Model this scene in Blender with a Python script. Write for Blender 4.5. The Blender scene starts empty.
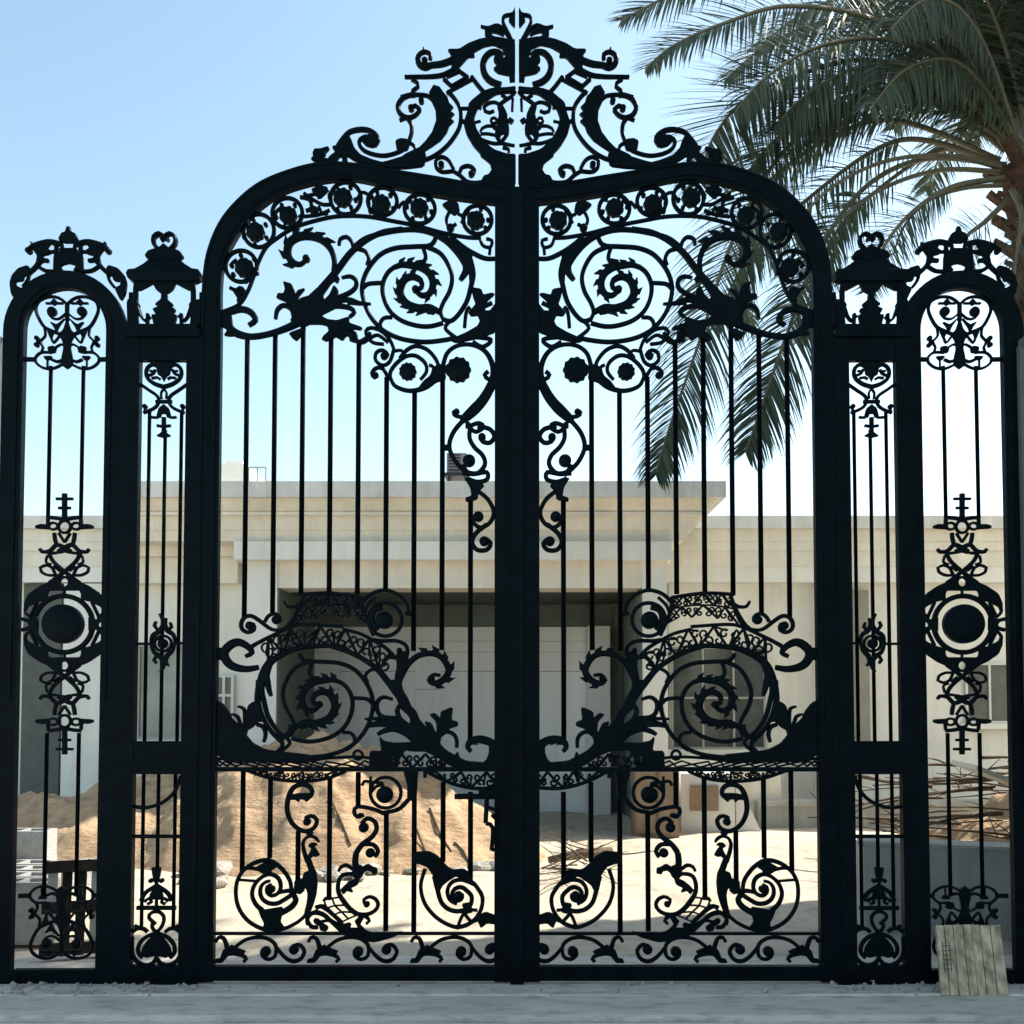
import bpy, bmesh, math, random
from mathutils import Vector, noise
from mathutils.geometry import tessellate_polygon
random.seed(7)
SC = bpy.context.scene
COL = SC.collection
# ---------------------------------------------------------------- camera model
F = 1000.0; CX = 517.0; CY = 658.0; TH = math.radians(2.4)
CT, ST = math.cos(TH), math.sin(TH)
D = 5.69; EYE = 1.6            # camera stands 5.69 m in front of the gate plane (y = 0)
def W(px, py, Y=0.0):
    u = (px - CX) / F; v = (CY - py) / F
    t = (D + Y) / (CT - v * ST)
    return Vector((t * u, Y, EYE + t * (ST + v * CT)))
def X_(px, Y, py=700): return W(px, py, Y).x
def Z_(py, Y): return W(CX, py, Y).z
M1 = D / F                      # metres per traced unit on the gate plane

# ---------------------------------------------------------------- materials
MAT = {}
def mat(name, color, rough=0.7, spec=0.4, nscale=None, nvar=0.0, bump=0.0, bscale=None, metal=0.0, col2=None, detail=6.0, streak=0.0):
    m = bpy.data.materials.new(name); m.use_nodes = True
    nt = m.node_tree; b = nt.nodes['Principled BSDF']
    b.inputs['Base Color'].default_value = (*color, 1); b.inputs['Roughness'].default_value = rough
    b.inputs['Metallic'].default_value = metal; b.inputs['Specular IOR Level'].default_value = spec
    if nscale:
        tc = nt.nodes.new('ShaderNodeTexCoord'); n = nt.nodes.new('ShaderNodeTexNoise')
        n.inputs['Scale'].default_value = nscale; n.inputs['Detail'].default_value = detail; n.inputs['Roughness'].default_value = 0.62
        nt.links.new(tc.outputs['Object'], n.inputs['Vector'])
        r = nt.nodes.new('ShaderNodeValToRGB')
        c2 = col2 or tuple(c * (1 + nvar) for c in color)
        r.color_ramp.elements[0].position = 0.32; r.color_ramp.elements[1].position = 0.7
        r.color_ramp.elements[0].color = (*[c * (1 - nvar) for c in color], 1)
        r.color_ramp.elements[1].color = (*[min(c, 0.9) for c in c2], 1)
        nt.links.new(n.outputs['Fac'], r.inputs['Fac'])
        if streak:
            mp = nt.nodes.new('ShaderNodeMapping'); mp.inputs['Scale'].default_value = (4.5, 4.5, .35); nt.links.new(tc.outputs['Object'], mp.inputs['Vector'])
            n2 = nt.nodes.new('ShaderNodeTexNoise'); n2.inputs['Scale'].default_value = 1.0; n2.inputs['Detail'].default_value = 9; n2.inputs['Roughness'].default_value = .7; nt.links.new(mp.outputs['Vector'], n2.inputs['Vector'])
            r2 = nt.nodes.new('ShaderNodeValToRGB'); r2.color_ramp.elements[0].position = .30; r2.color_ramp.elements[1].position = .58
            v = 1-streak; r2.color_ramp.elements[0].color = (v*.98, v*.96, v*.92, 1); r2.color_ramp.elements[1].color = (1, 1, 1, 1); nt.links.new(n2.outputs['Fac'], r2.inputs['Fac'])
            mx = nt.nodes.new('ShaderNodeMix'); mx.data_type = 'RGBA'; mx.blend_type = 'MULTIPLY'; mx.inputs['Factor'].default_value = 1
            nt.links.new(r.outputs['Color'], mx.inputs['A']); nt.links.new(r2.outputs['Color'], mx.inputs['B']); nt.links.new(mx.outputs['Result'], b.inputs['Base Color'])
        else: nt.links.new(r.outputs['Color'], b.inputs['Base Color'])
    if bump:
        tc = nt.nodes.new('ShaderNodeTexCoord'); n = nt.nodes.new('ShaderNodeTexNoise')
        n.inputs['Scale'].default_value = bscale or 20; n.inputs['Detail'].default_value = 8
        nt.links.new(tc.outputs['Object'], n.inputs['Vector'])
        bp = nt.nodes.new('ShaderNodeBump'); bp.inputs['Strength'].default_value = bump; bp.inputs['Distance'].default_value = 0.03
        nt.links.new(n.outputs['Fac'], bp.inputs['Height']); nt.links.new(bp.outputs['Normal'], b.inputs['Normal'])
    MAT[name] = m
    return m

# ---------------------------------------------------------------- objects
def tag(o, label=None, cat=None, group=None, kind=None):
    if label: o['label'] = label
    if cat: o['category'] = cat
    if group: o['group'] = group
    if kind: o['kind'] = kind
    return o
def empty(name, loc, label, cat, group=None):
    o = bpy.data.objects.new(name, None); o.location = loc; COL.objects.link(o)
    o.empty_display_size = 0.2
    return tag(o, label, cat, group)
def wloc(o):
    v = Vector((0, 0, 0))
    while o is not None: v = v + o.location; o = o.parent
    return v
def mesh_obj(name, verts, faces, m, parent=None, smooth=False, origin=None):
    off = wloc(parent) if parent is not None else Vector((0, 0, 0))
    loc = origin if origin is not None else Vector((0, 0, 0))
    me = bpy.data.meshes.new(name)
    me.from_pydata([tuple(Vector(v) - off - (loc - off if origin is not None else Vector((0, 0, 0)))) for v in verts], [], faces)
    me.materials.append(m if not isinstance(m, str) else MAT[m])
    bm = bmesh.new(); bm.from_mesh(me); bmesh.ops.recalc_face_normals(bm, faces=bm.faces); bm.to_mesh(me); bm.free()
    if smooth:
        for p in me.polygons: p.use_smooth = True
    o = bpy.data.objects.new(name, me); COL.objects.link(o)
    if origin is not None: o.location = loc - off
    if parent is not None: o.parent = parent
    return o

class MB:
    """plain mesh collector in world metres"""
    def __init__(s): s.v = []; s.f = []
    def box(s, x0, x1, y0, y1, z0, z1, bev=0.0):
        n = len(s.v)
        s.v += [(x, y, z) for x in (x0, x1) for y in (y0, y1) for z in (z0, z1)]
        s.f += [(n+a, n+b, n+c, n+d) for a, b, c, d in ((0,1,3,2),(4,6,7,5),(0,4,5,1),(2,3,7,6),(0,2,6,4),(1,5,7,3))]
        return s
    def obox(s, c, ax, ay, az, hx, hy, hz):
        n = len(s.v); c = Vector(c)
        s.v += [tuple(c + ax*hx*i + ay*hy*j + az*hz*k) for i in (-1,1) for j in (-1,1) for k in (-1,1)]
        s.f += [(n+a, n+b, n+c_, n+d) for a, b, c_, d in ((0,1,3,2),(4,6,7,5),(0,4,5,1),(2,3,7,6),(0,2,6,4),(1,5,7,3))]
        return s
    def tube(s, pts, rad, seg=6, flat=None):
        pts = [Vector(p) for p in pts]; n0 = len(s.v); k = len(pts)
        rad = rad if isinstance(rad, (list, tuple)) else [rad]*k
        for i, p in enumerate(pts):
            t = (pts[min(i+1, k-1)] - pts[max(i-1, 0)]).normalized()
            a = t.cross(Vector((0,0,1)))
            if a.length < 0.1: a = t.cross(Vector((1,0,0)))
            a.normalize(); b = a.cross(t)
            for j in range(seg):
                q = 2*math.pi*j/seg
                s.v.append(tuple(p + a*math.cos(q)*rad[i] + b*math.sin(q)*rad[i]))
        for i in range(k-1):
            for j in range(seg):
                s.f.append((n0+i*seg+j, n0+i*seg+(j+1)%seg, n0+(i+1)*seg+(j+1)%seg, n0+(i+1)*seg+j))
        s.f.append(tuple(n0+j for j in range(seg))); s.f.append(tuple(n0+(k-1)*seg+j for j in range(seg)))
        return s
    def build(s, name, m, parent=None, smooth=False, origin=None):
        return mesh_obj(name, s.v, s.f, m, parent, smooth, origin)

# ---------------------------------------------------------------- wrought iron tracing
class V:
    """a magnified detail view: x0, y0 = its corner, s = its magnification"""
    def __init__(s, x0, y0, sc, flip=False, dx=0.0, dy=0.0): s.x0, s.y0, s.s, s.flip, s.dx, s.dy = x0, y0, sc, flip, dx, dy
    def __call__(s, p):
        x = s.x0 + p[0]/s.s + s.dx; y = s.y0 + p[1]/s.s + s.dy
        return ((1034 - x) if s.flip else x, y)
V1 = V(0, 0, 1)
def crom(pts, step=2.2, closed=False):
    n = len(pts)
    if n < 3 and not closed:
        return [pts[0], pts[1]], [0.0, 1.0]
    out = []; par = []
    rng = range(n) if closed else range(n-1)
    for i in rng:
        p0 = pts[(i-1) % n] if closed or i > 0 else pts[0]
        p1 = pts[i]; p2 = pts[(i+1) % n]
        p3 = pts[(i+2) % n] if closed or i+2 < n else pts[n-1]
        L = math.hypot(p2[0]-p1[0], p2[1]-p1[1]); k = max(1, min(9, int(L/step)))
        for j in range(k):
            t = j/k
            out.append(tuple(0.5*((2*p1[c]) + (-p0[c]+p2[c])*t + (2*p0[c]-5*p1[c]+4*p2[c]-p3[c])*t*t + (-p0[c]+3*p1[c]-3*p2[c]+p3[c])*t**3) for c in (0,1)))
            par.append(i+t)
    if not closed: out.append(pts[-1]); par.append(n-1.0)
    return out, par
def chaikin(p):
    o = []
    n = len(p)
    for i in range(n):
        a, b = p[i], p[(i+1) % n]
        o.append((a[0]*.86+b[0]*.14, a[1]*.86+b[1]*.14)); o.append((a[0]*.14+b[0]*.86, a[1]*.14+b[1]*.86))
    return o
def spiral(cx, cy, r0, r1, a0, turns, sq=1.0):
    n = max(6, int(abs(turns)*12)); o = []
    for i in range(n+1):
        t = i/n; a = math.radians(a0) + 2*math.pi*turns*t; r = r0 + (r1-r0)*t
        o.append((cx + r*math.cos(a), cy + r*sq*math.sin(a)))
    return o
class Iron:
    """collects forged strokes, cut plates and bosses lying in the gate plane"""
    jit = random.Random(3)
    def __init__(s, sgn=1, sym=None, flipy=None, y=0.0, dep=0.014):
        s.v = []; s.f = []; s.sgn = sgn; s.sym = sym; s.y = y; s.dep = dep; s.flipy = flipy; s.shift = 0.0
    def _w(s, p, y):
        q = W(p[0], p[1], 0.0); return (s.sgn*q.x + s.shift, s.y + y, q.z)
    def _sets(s, pts):
        r = [pts]
        if s.sym is not None: r += [[(2*s.sym - a, b) for a, b in pts]]
        if s.flipy is not None: r += [[(a, 2*s.flipy - b) for a, b in q] for q in list(r)]
        return r
    def s_(s, v, w, pts, teeth=None, closed=False, raw=False):
        P = [v(p) for p in pts]
        ws = w if isinstance(w, (list, tuple)) else [w]*len(P)
        ws = [x/v.s*1.1+0.6 for x in ws]
        for PP in s._sets(P): s._stroke(PP, ws, teeth, closed, raw)
        return s
    def _stroke(s, P, ws, teeth, closed, raw):
        pts, par = (P, list(range(len(P)))) if raw else crom(P, closed=closed)
        if len(pts) == 2: par = [0.0, float(len(P)-1)]
        n = len(P); k = len(pts); d0 = s.dep*(0.92+0.16*s.jit.random()); n0 = len(s.v); SEG = 8
        for i, p in enumerate(pts):
            a = pts[(i-1) % k] if closed else pts[max(i-1,0)]; b = pts[(i+1) % k] if closed else pts[min(i+1,k-1)]
            tx, ty = b[0]-a[0], b[1]-a[1]; L = math.hypot(tx, ty) or 1.0; nx, ny = -ty/L, tx/L
            t = par[i]; j = int(t); f = t-j
            w = ws[j % n]*(1-f) + ws[(j+1) % n if closed else min(j+1, n-1)]*f
            h = w*0.5
            for q in range(SEG):
                an = 2*math.pi*(q+.5)/SEG; c, sn = math.cos(an), math.sin(an)
                c = math.copysign(abs(c)**.75, c); sn = math.copysign(abs(sn)**.75, sn)
                s.v.append(s._w((p[0]+nx*h*c, p[1]+ny*h*c), d0*sn))
        for i in range(k if closed else k-1):
            for q in range(SEG):
                i2 = (i+1) % k
                s.f.append((n0+i*SEG+q, n0+i*SEG+(q+1)%SEG, n0+i2*SEG+(q+1)%SEG, n0+i2*SEG+q))
        if not closed:
            s.f.append(tuple(n0+q for q in range(SEG))); s.f.append(tuple(n0+(k-1)*SEG+q for q in range(SEG)))
        if teeth:
            side, size, gap, lo, hi = teeth
            acc = 0.0
            for i in range(1, k-1):
                acc += math.hypot(pts[i][0]-pts[i-1][0], pts[i][1]-pts[i-1][1])
                if acc < gap or not (lo <= i/k <= hi): continue
                acc = 0.0
                tx, ty = pts[i+1][0]-pts[i-1][0], pts[i+1][1]-pts[i-1][1]; L = math.hypot(tx, ty) or 1.0
                tx /= L; ty /= L; nx, ny = -ty*side, tx*side; p = pts[i]; sz = size*s.jit.uniform(.8,1.2); size_ = sz
                s._poly([(p[0]-tx*gap*.5, p[1]-ty*gap*.5), (p[0]+tx*gap*.45, p[1]+ty*gap*.45),
                         (p[0]+nx*size_*.55+tx*gap*.4, p[1]+ny*size_*.55+ty*gap*.4), (p[0]+nx*size_+tx*gap*.75, p[1]+ny*size_+ty*gap*.75), (p[0]+nx*size_*.7-tx*gap*.2, p[1]+ny*size_*.7-ty*gap*.2)], False)
    def f_(s, v, pts, soft=True):
        P = [v(p) for p in pts]
        for PP in s._sets(P): s._poly(PP, soft)
        return s
    def _poly(s, P, soft=True):
        if soft: P = chaikin(P)
        h = s.dep*(0.75+0.2*s.jit.random()); n = len(P); n0 = len(s.v)
        P = s._offset(P, -0.55)
        # chamfered plate: a smaller face set proud of the rim
        cx = sum(p[0] for p in P)/n; cy = sum(p[1] for p in P)/n
        s.v += [s._w(p, -h*.55) for p in P] + [s._w(p, h*.55) for p in P]
        ins = s._offset(P, .45)
        s.v += [s._w(p, -h) for p in ins] + [s._w(p, h) for p in ins]
        tri = tessellate_polygon([[Vector((p[0], p[1], 0)) for p in ins]])
        for t in tri:
            s.f.append((n0+2*n+t[0], n0+2*n+t[1], n0+2*n+t[2])); s.f.append((n0+3*n+t[0], n0+3*n+t[2], n0+3*n+t[1]))
        for i in range(n):
            j = (i+1) % n
            s.f.append((n0+i, n0+j, n0+n+j, n0+n+i))
            s.f.append((n0+i, n0+2*n+i, n0+2*n+j, n0+j)); s.f.append((n0+n+i, n0+n+j, n0+3*n+j, n0+3*n+i))
    def _offset(s, P, k):
        n = len(P); ins = []; o = s._ori(P)
        for i in range(n):
            a, b, c = P[i-1], P[i], P[(i+1) % n]
            e1 = Vector((b[0]-a[0], b[1]-a[1])); e2 = Vector((c[0]-b[0], c[1]-b[1]))
            if e1.length < 1e-6 or e2.length < 1e-6: ins.append(b); continue
            e1.normalize(); e2.normalize(); m_ = Vector((-(e1.y+e2.y), e1.x+e2.x))
            if m_.length < 1e-3: ins.append(b); continue
            m_.normalize(); ins.append((b[0]+m_.x*k*o, b[1]+m_.y*k*o))
        return ins
    def _ori(s, P):
        a = sum(P[i-1][0]*P[i][1]-P[i][0]*P[i-1][1] for i in range(len(P)))
        return 1.0 if a > 0 else -1.0
    def d_(s, v, c, r, ry=None, dome=1.5, lob=0, n=22):
        ry = ry or r; P = v(c); r /= v.s; ry /= v.s
        for (q,) in s._sets([P]):
            n0 = len(s.v); rings = ((1.0, 0.55), (1.0, 1.0), (.72, dome), (.3, dome*1.25))
            for sg in (-1, 1):
                for rr, dd in rings:
                    for i in range(n):
                        a = 2*math.pi*i/n; k = 1 + (0.06*math.cos(lob*a) if lob else 0)
                        s.v.append(s._w((q[0]+r*rr*k*math.cos(a), q[1]+ry*rr*k*math.sin(a)), sg*s.dep*dd))
            R = len(rings)
            for h in (0, 1):
                for k in range(R-1):
                    b0 = n0 + (h*R+k)*n
                    for i in range(n): s.f.append((b0+i, b0+(i+1)%n, b0+n+(i+1)%n, b0+n+i))
                s.f.append(tuple(n0+(h*R+R-1)*n+i for i in range(n)))
            for i in range(n): s.f.append((n0+i, n0+(i+1)%n, n0+R*n+(i+1)%n, n0+R*n+i))
        return s
    def ring(s, v, c, r, w, ry=None):
        ry = ry or r
        return s.s_(v, w, [(c[0]+r*math.cos(2*math.pi*i/14), c[1]+ry*math.sin(2*math.pi*i/14)) for i in range(14)], closed=True)
    def lattice(s, A, B, n, w, curls=True):
        a, _ = crom(A, 1.0); b, _ = crom(B, 1.0)
        pa = [a[int(i*(len(a)-1)/n)] for i in range(n+1)]; pb = [b[int(i*(len(b)-1)/n)] for i in range(n+1)]
        for i in range(n):
            if not curls:
                s.s_(V1, w, [pa[i], pb[i+1]]); s.s_(V1, w, [pb[i], pa[i+1]]); continue
            u, lo = (pa, pb) if i % 2 else (pb, pa)
            s.s_(V1, w, [u[i], lo[i+1]])
            for (p, q, r, sg) in ((u[i], u[i+1], lo[i+1], 1), (u[i], lo[i], lo[i+1], -1)):
                cx = (p[0]+q[0]+r[0])/3; cy = (p[1]+q[1]+r[1])/3
                sz = math.hypot(pa[i][0]-pb[i][0], pa[i][1]-pb[i][1])*.20
                a0 = s.jit.uniform(0, 360)
                s.s_(V1, w*.75, spiral(cx, cy, sz*.35, sz*1.15, a0, sg*.95))
                s.s_(V1, w*.7, [(cx+sz*math.cos(math.radians(a0+340*sg)), cy+sz*math.sin(math.radians(a0+340*sg))), r])
        return s
    def build(s, name, m, parent=None):
        return mesh_obj(name, s.v, s.f, m, parent, smooth=False)
def strip(sgn, outer, inner, y, h, bead=True, dx=0.0):
    """prism between two traced polylines of equal length (a frame member)"""
    v = []; f = []; n = len(outer)
    for i in range(n):
        for p in (outer[i], inner[i]):
            q = W(p[0], p[1]); v.append((sgn*q.x+dx, y-h, q.z)); v.append((sgn*q.x+dx, y+h, q.z))
    for i in range(n-1):
        a = 4*i; b = a+4
        f += [(a, b, b+2, a+2), (a+1, a+3, b+3, b+1), (a, a+1, b+1, b), (a+2, b+2, b+3, a+3)]
    f += [(0, 2, 3, 1), (4*n-4, 4*n-3, 4*n-1, 4*n-2)]
    return v, f
# ---------------------------------------------------------------- the gate
mat('gate_paint', (0.0006, 0.0046, 0.0070), rough=0.42, spec=0.055, nscale=9, nvar=0.35, bump=0.12, bscale=60)
mat('gate_bar', (0.0007, 0.0022, 0.0028), rough=0.6, spec=0.03)
GP, GB = 'gate_paint', 'gate_bar'
def dn(px, py0, py1):
    """where a plumb line through (px, py0) shows at height py1"""
    X = W(px, py0).x; t = D/(CT-(CY-py1)/F*ST); return CX + X/t*F
def vbox(mb, sgn, px0, px1, pyref, py0, py1, y0, y1, dx=0.0):
    a = sgn*W(px0, pyref).x+dx; b = sgn*W(px1, pyref).x+dx
    mb.box(min(a, b), max(a, b), y0, y1, Z_(py1, 0), Z_(py0, 0)); return mb
def bars(parent, sgn, items, w, dx=0.0, y=0.004):
    for (px, pyr, a, b) in items:
        X = sgn*W(px, pyr).x+dx; r = w/2*M1
        MB().tube([(X, y, Z_(b, 0)), (X, y, Z_(a, 0))], r, 8).build('bar', GB, parent, smooth=True)

VA = (390, 0, 7.877); VB = (300, 90, 8.533); VC = (400, 80, 8.533)
def crest_part(sgn, parent):
    k = Iron(sgn, dep=.016); A = V(*VA, dx=2); B = V(*VB, dx=2); C = V(*VC, dx=2)
    # upper acanthus arm with its lip and curl
    k.f_(A, [(440,395),(530,395),(600,350),(700,312),(820,298),(900,312),(967,345),(967,450),(893,440),(872,385),(800,352),(720,368),(640,415),(650,450),(600,450),(530,530),(490,560),(468,540),(480,500),(460,460),(472,440)])
    k.s_(A, [34,30,26,24,22], [(500,545),(400,592),(300,605),(200,607),(100,608)])
    k.s_(A, [46,44,40,36], [(490,470),(400,503),(330,513),(280,520)])
    k.s_(A, [38,40,40,34,30,28,26,26], [(310,515),(262,535),(218,512),(202,465),(222,425),(262,410),(302,430),(300,470)])
    k.d_(A, (258,482), 24); k.s_(A, [16,8], [(250,410),(248,380)])
    # finial and side leaf
    k.s_(A, [24,22,20,20,18,14], [(950,330),(905,245),(874,175),(884,130),(925,120),(967,108)])
    k.f_(A, [(920,165),(948,110),(967,70),(967,65),(967,220),(945,195)])
    k.s_(A, [12,18,24,22,22], [(700,210),(760,222),(830,203),(885,245),(945,335)])
    k.f_(A, [(733,225),(800,205),(850,235),(885,285),(835,262),(795,252),(770,280),(800,296),(940,335),(760,312),(735,285)])
    # centre upright
    k.f_(A, [(925,320),(967,320),(967,640),(930,645),(925,600)], soft=False)
    # inner C scroll with petals
    k.s_(A, [28,34,40,42,42,44,44,40], [(872,440),(838,412),(780,415),(732,460),(716,525),(735,595),(785,645),(860,672)])
    k.f_(A, [(967,380),(967,600),(885,588),(832,575),(800,545),(832,520),(802,482),(812,438),(850,430),(880,470)])
    # little frame and struts
    k.s_(A, 24, [(408,625),(470,682)]); k.s_(A, 24, [(470,682),(600,606)]); k.s_(A, 22, [(430,608),(540,560)]); k.s_(A, 24, [(520,555),(598,612)])
    k.s_(A, 26, [(625,605),(690,690),(742,745)]); k.s_(A, 20, [(430,735),(640,622)])
    k.s_(A, [20,22,24,24,20], [(155,628),(200,655),(205,685),(165,715),(160,735)])
    # acanthus crescent
    k.f_(C, [(235,110),(270,50),(320,65),(350,110),(385,150),(400,200),(435,235),(410,270),(445,295),(410,330),(440,355),(400,395),(380,450),(330,515),(260,565),(190,610),(190,690),(100,725),(0,745),(-30,740),(60,660),(140,590),(200,530),(260,450),(295,350),(290,260),(250,170)], soft=False)
    k.s_(C, 28, [(388,100),(440,150),(490,230),(502,330),(482,425),(410,535),(330,612),(250,662),(180,688)])
    k.s_(C, 26, [(260,170),(220,138),(150,128),(60,130),(-10,150)]); k.d_(C, (165,180), 24)
    k.s_(B, [30,34,36,34,34,34,30,26], [(967,50),(925,45),(860,72),(818,140),(842,208),(905,238),(967,218),(1008,172)])
    k.s_(B, [28,30,34], [(1008,172),(967,135),(935,150)]); k.d_(B, (932,158), 26)
    k.s_(B, [26,30,28,26], [(895,240),(930,290),(936,360),(918,425)]); k.s_(B, [22,30], [(832,262),(890,235)])
    k.f_(B, [(800,440),(840,420),(905,428),(915,470),(900,512),(845,522),(812,512)])
    k.s_(B, [22,22,20], [(905,445),(958,480),(967,530)])
    # low volute lying along the arch
    k.s_(B, 26, [(860,515),(780,547),(690,562),(590,545),(520,510),(488,460),(500,420),(550,395)])
    k.s_(B, [20,28,34,36,36,34,34,32], [(300,480),(345,420),(405,362),(485,340),(565,345),(632,385),(648,430),(618,478)])
    k.f_(B, [(500,425),(560,385),(635,395),(655,445),(610,492),(550,478)])
    k.f_(B, [(260,490),(300,480),(350,405),(395,380),(425,440),(445,500),(500,560),(600,600),(700,628),(690,665),(560,650),(450,605),(380,560),(388,620),(350,630),(345,570),(320,570),(285,630),(190,640),(240,570),(290,535)])
    k.f_(B, [(80,590),(100,570),(95,540),(110,508),(160,508),(225,488),(232,505),(200,540),(200,562),(140,568),(200,588),(235,595),(230,630),(150,612),(100,607)])
    k.f_(B, [(680,625),(740,612),(860,575),(880,555),(1020,490),(1060,560),(1040,650),(900,668),(760,672),(690,660)])
    # mid loop and curl
    k.s_(C, 24, [(285,680),(340,658),(398,688),(440,760)]); k.s_(C, 24, [(288,690),(292,748),(340,785),(430,780)])
    k.d_(C, (335,725), 26); k.s_(C, [22,26,30,28], [(420,770),(490,812),(560,872),(650,880)])
    k.s_(C, [22,26,28,28,26], [(490,805),(508,752),(568,735),(618,768),(600,815)]); k.d_(C, (590,805), 24)
    # medallion ring
    k.f_(C, [(910,72),(967,62),(967,112),(900,108),(800,120),(705,190),(640,252),(612,330),(632,420),(690,520),(780,600),(900,640),(967,640),(967,700),(780,690),(690,650),(615,570),(555,470),(528,370),(560,280),(575,200),(690,105),(770,78)])
    k.s_(C, 18, [(505,245),(575,245)]); k.s_(C, 26, [(510,350),(560,370)])
    k.f_(C, [(660,640),(740,640),(850,660),(967,650),(967,915),(900,915),(640,885),(600,880),(640,868),(680,862),(700,822),(740,812),(768,770),(755,715)])
    k.build('crest', GP, parent)
    t = Iron(sgn, dep=.011); Md = V(460, 80, 12.8, dx=1.6)
    t.s_(Md, [30,34,36,36,36,36,32], [(480,312),(420,286),(340,302),(288,350),(302,402),(355,420),(415,395)]); t.s_(Md, [44,40,36,30], [(470,330),(560,262),(640,210),(690,150)]); t.s_(Md, 36, [(512,192),(570,232)])
    t.f_(Md, [(460,335),(500,310),(540,350),(580,440),(588,520),(606,620),(600,700),(550,772),(515,800),(500,780),(552,715),(545,690),(505,700),(488,740),(500,790),(470,790),(440,745),(428,700),(440,650),(395,610),(400,585),(470,590),(440,545),(470,500),(482,440),(470,380)])
    t.ring(Md, (412,522), 36, 26); t.s_(Md, [20,26,30,30], [(238,665),(262,622),(330,590),(400,592)]); t.s_(Md, 28, [(240,692),(330,690),(430,708)]); t.s_(Md, [30,32,34,34,32,28], [(240,755),(330,792),(420,815),(520,812),(600,830),(680,842)])
    t.s_(Md, 32, [(525,868),(600,888),(605,925)]); t.s_(Md, 58, [(600,505),(655,545)]); t.s_(Md, 28, [(655,240),(648,400)]); t.s_(Md, 24, [(155,548),(245,528)]); t.s_(Md, 26, [(190,330),(250,372)]); t.s_(Md, 20, [(470,560),(530,570),(560,620)])
    t.build('medallion_tracery', GP, parent)

def spiral_module(k, flip, dx=0.0, dy=0.0):
    E = V(350, 180, 6.024, flip, dx, dy); G = V(310, 220, 8.533, flip, dx, dy)
    k.s_(E, 22, [(515,352),(502,378),(470,398),(380,402),(270,412),(180,452),(110,535),(76,620),(76,700),(110,800),(170,880),(240,930),(330,962),(450,976),(560,966),(640,950)])
    k.s_(E, [24,22,22,22,22,20,20,18], [(450,398),(540,440),(592,512),(615,590),(600,670),(562,740),(545,795),(562,842)])
    k.s_(E, 22, [(562,862),(480,882),(400,877),(310,847),(242,792),(203,712),(197,630),(227,560),(275,520)])
    sd = 1 if not flip else -1
    k.s_(E, [22,28,36,40,40,38,34,28,22], [(265,528),(310,512),(370,515),(430,528),(482,568),(500,630),(478,685),(430,695),(385,655)], teeth=(-sd, 7.0, 6.4, .03, .85))
    k.s_(E, [26,34,42,44,44,40,36,30,22], [(545,800),(480,768),(410,772),(335,742),(300,675),(325,605),(375,583),(425,605),(435,640)], teeth=(-sd, 7.0, 6.4, .06, .85))
    k.s_(E, [24,24,20], [(435,640),(415,658),(385,655)]); k.d_(E, (395,660), 22)
    k.s_(E, 20, [(440,408),(456,470),(425,515)]); k.s_(E, [24,20,20], [(78,650),(112,626),(205,620)])
    k.s_(E, [20,18,12], [(-15,738),(60,745),(122,747)])
    k.s_(E, 18, [(255,828),(205,832),(182,868),(198,908),(235,935)])
    k.s_(E, [22,22,22,24,26,28,28], [(562,840),(605,850),(650,815),(702,735),(728,645),(742,560),(720,465)])
    k.s_(E, 18, [(602,850),(574,895),(640,952)])

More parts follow.
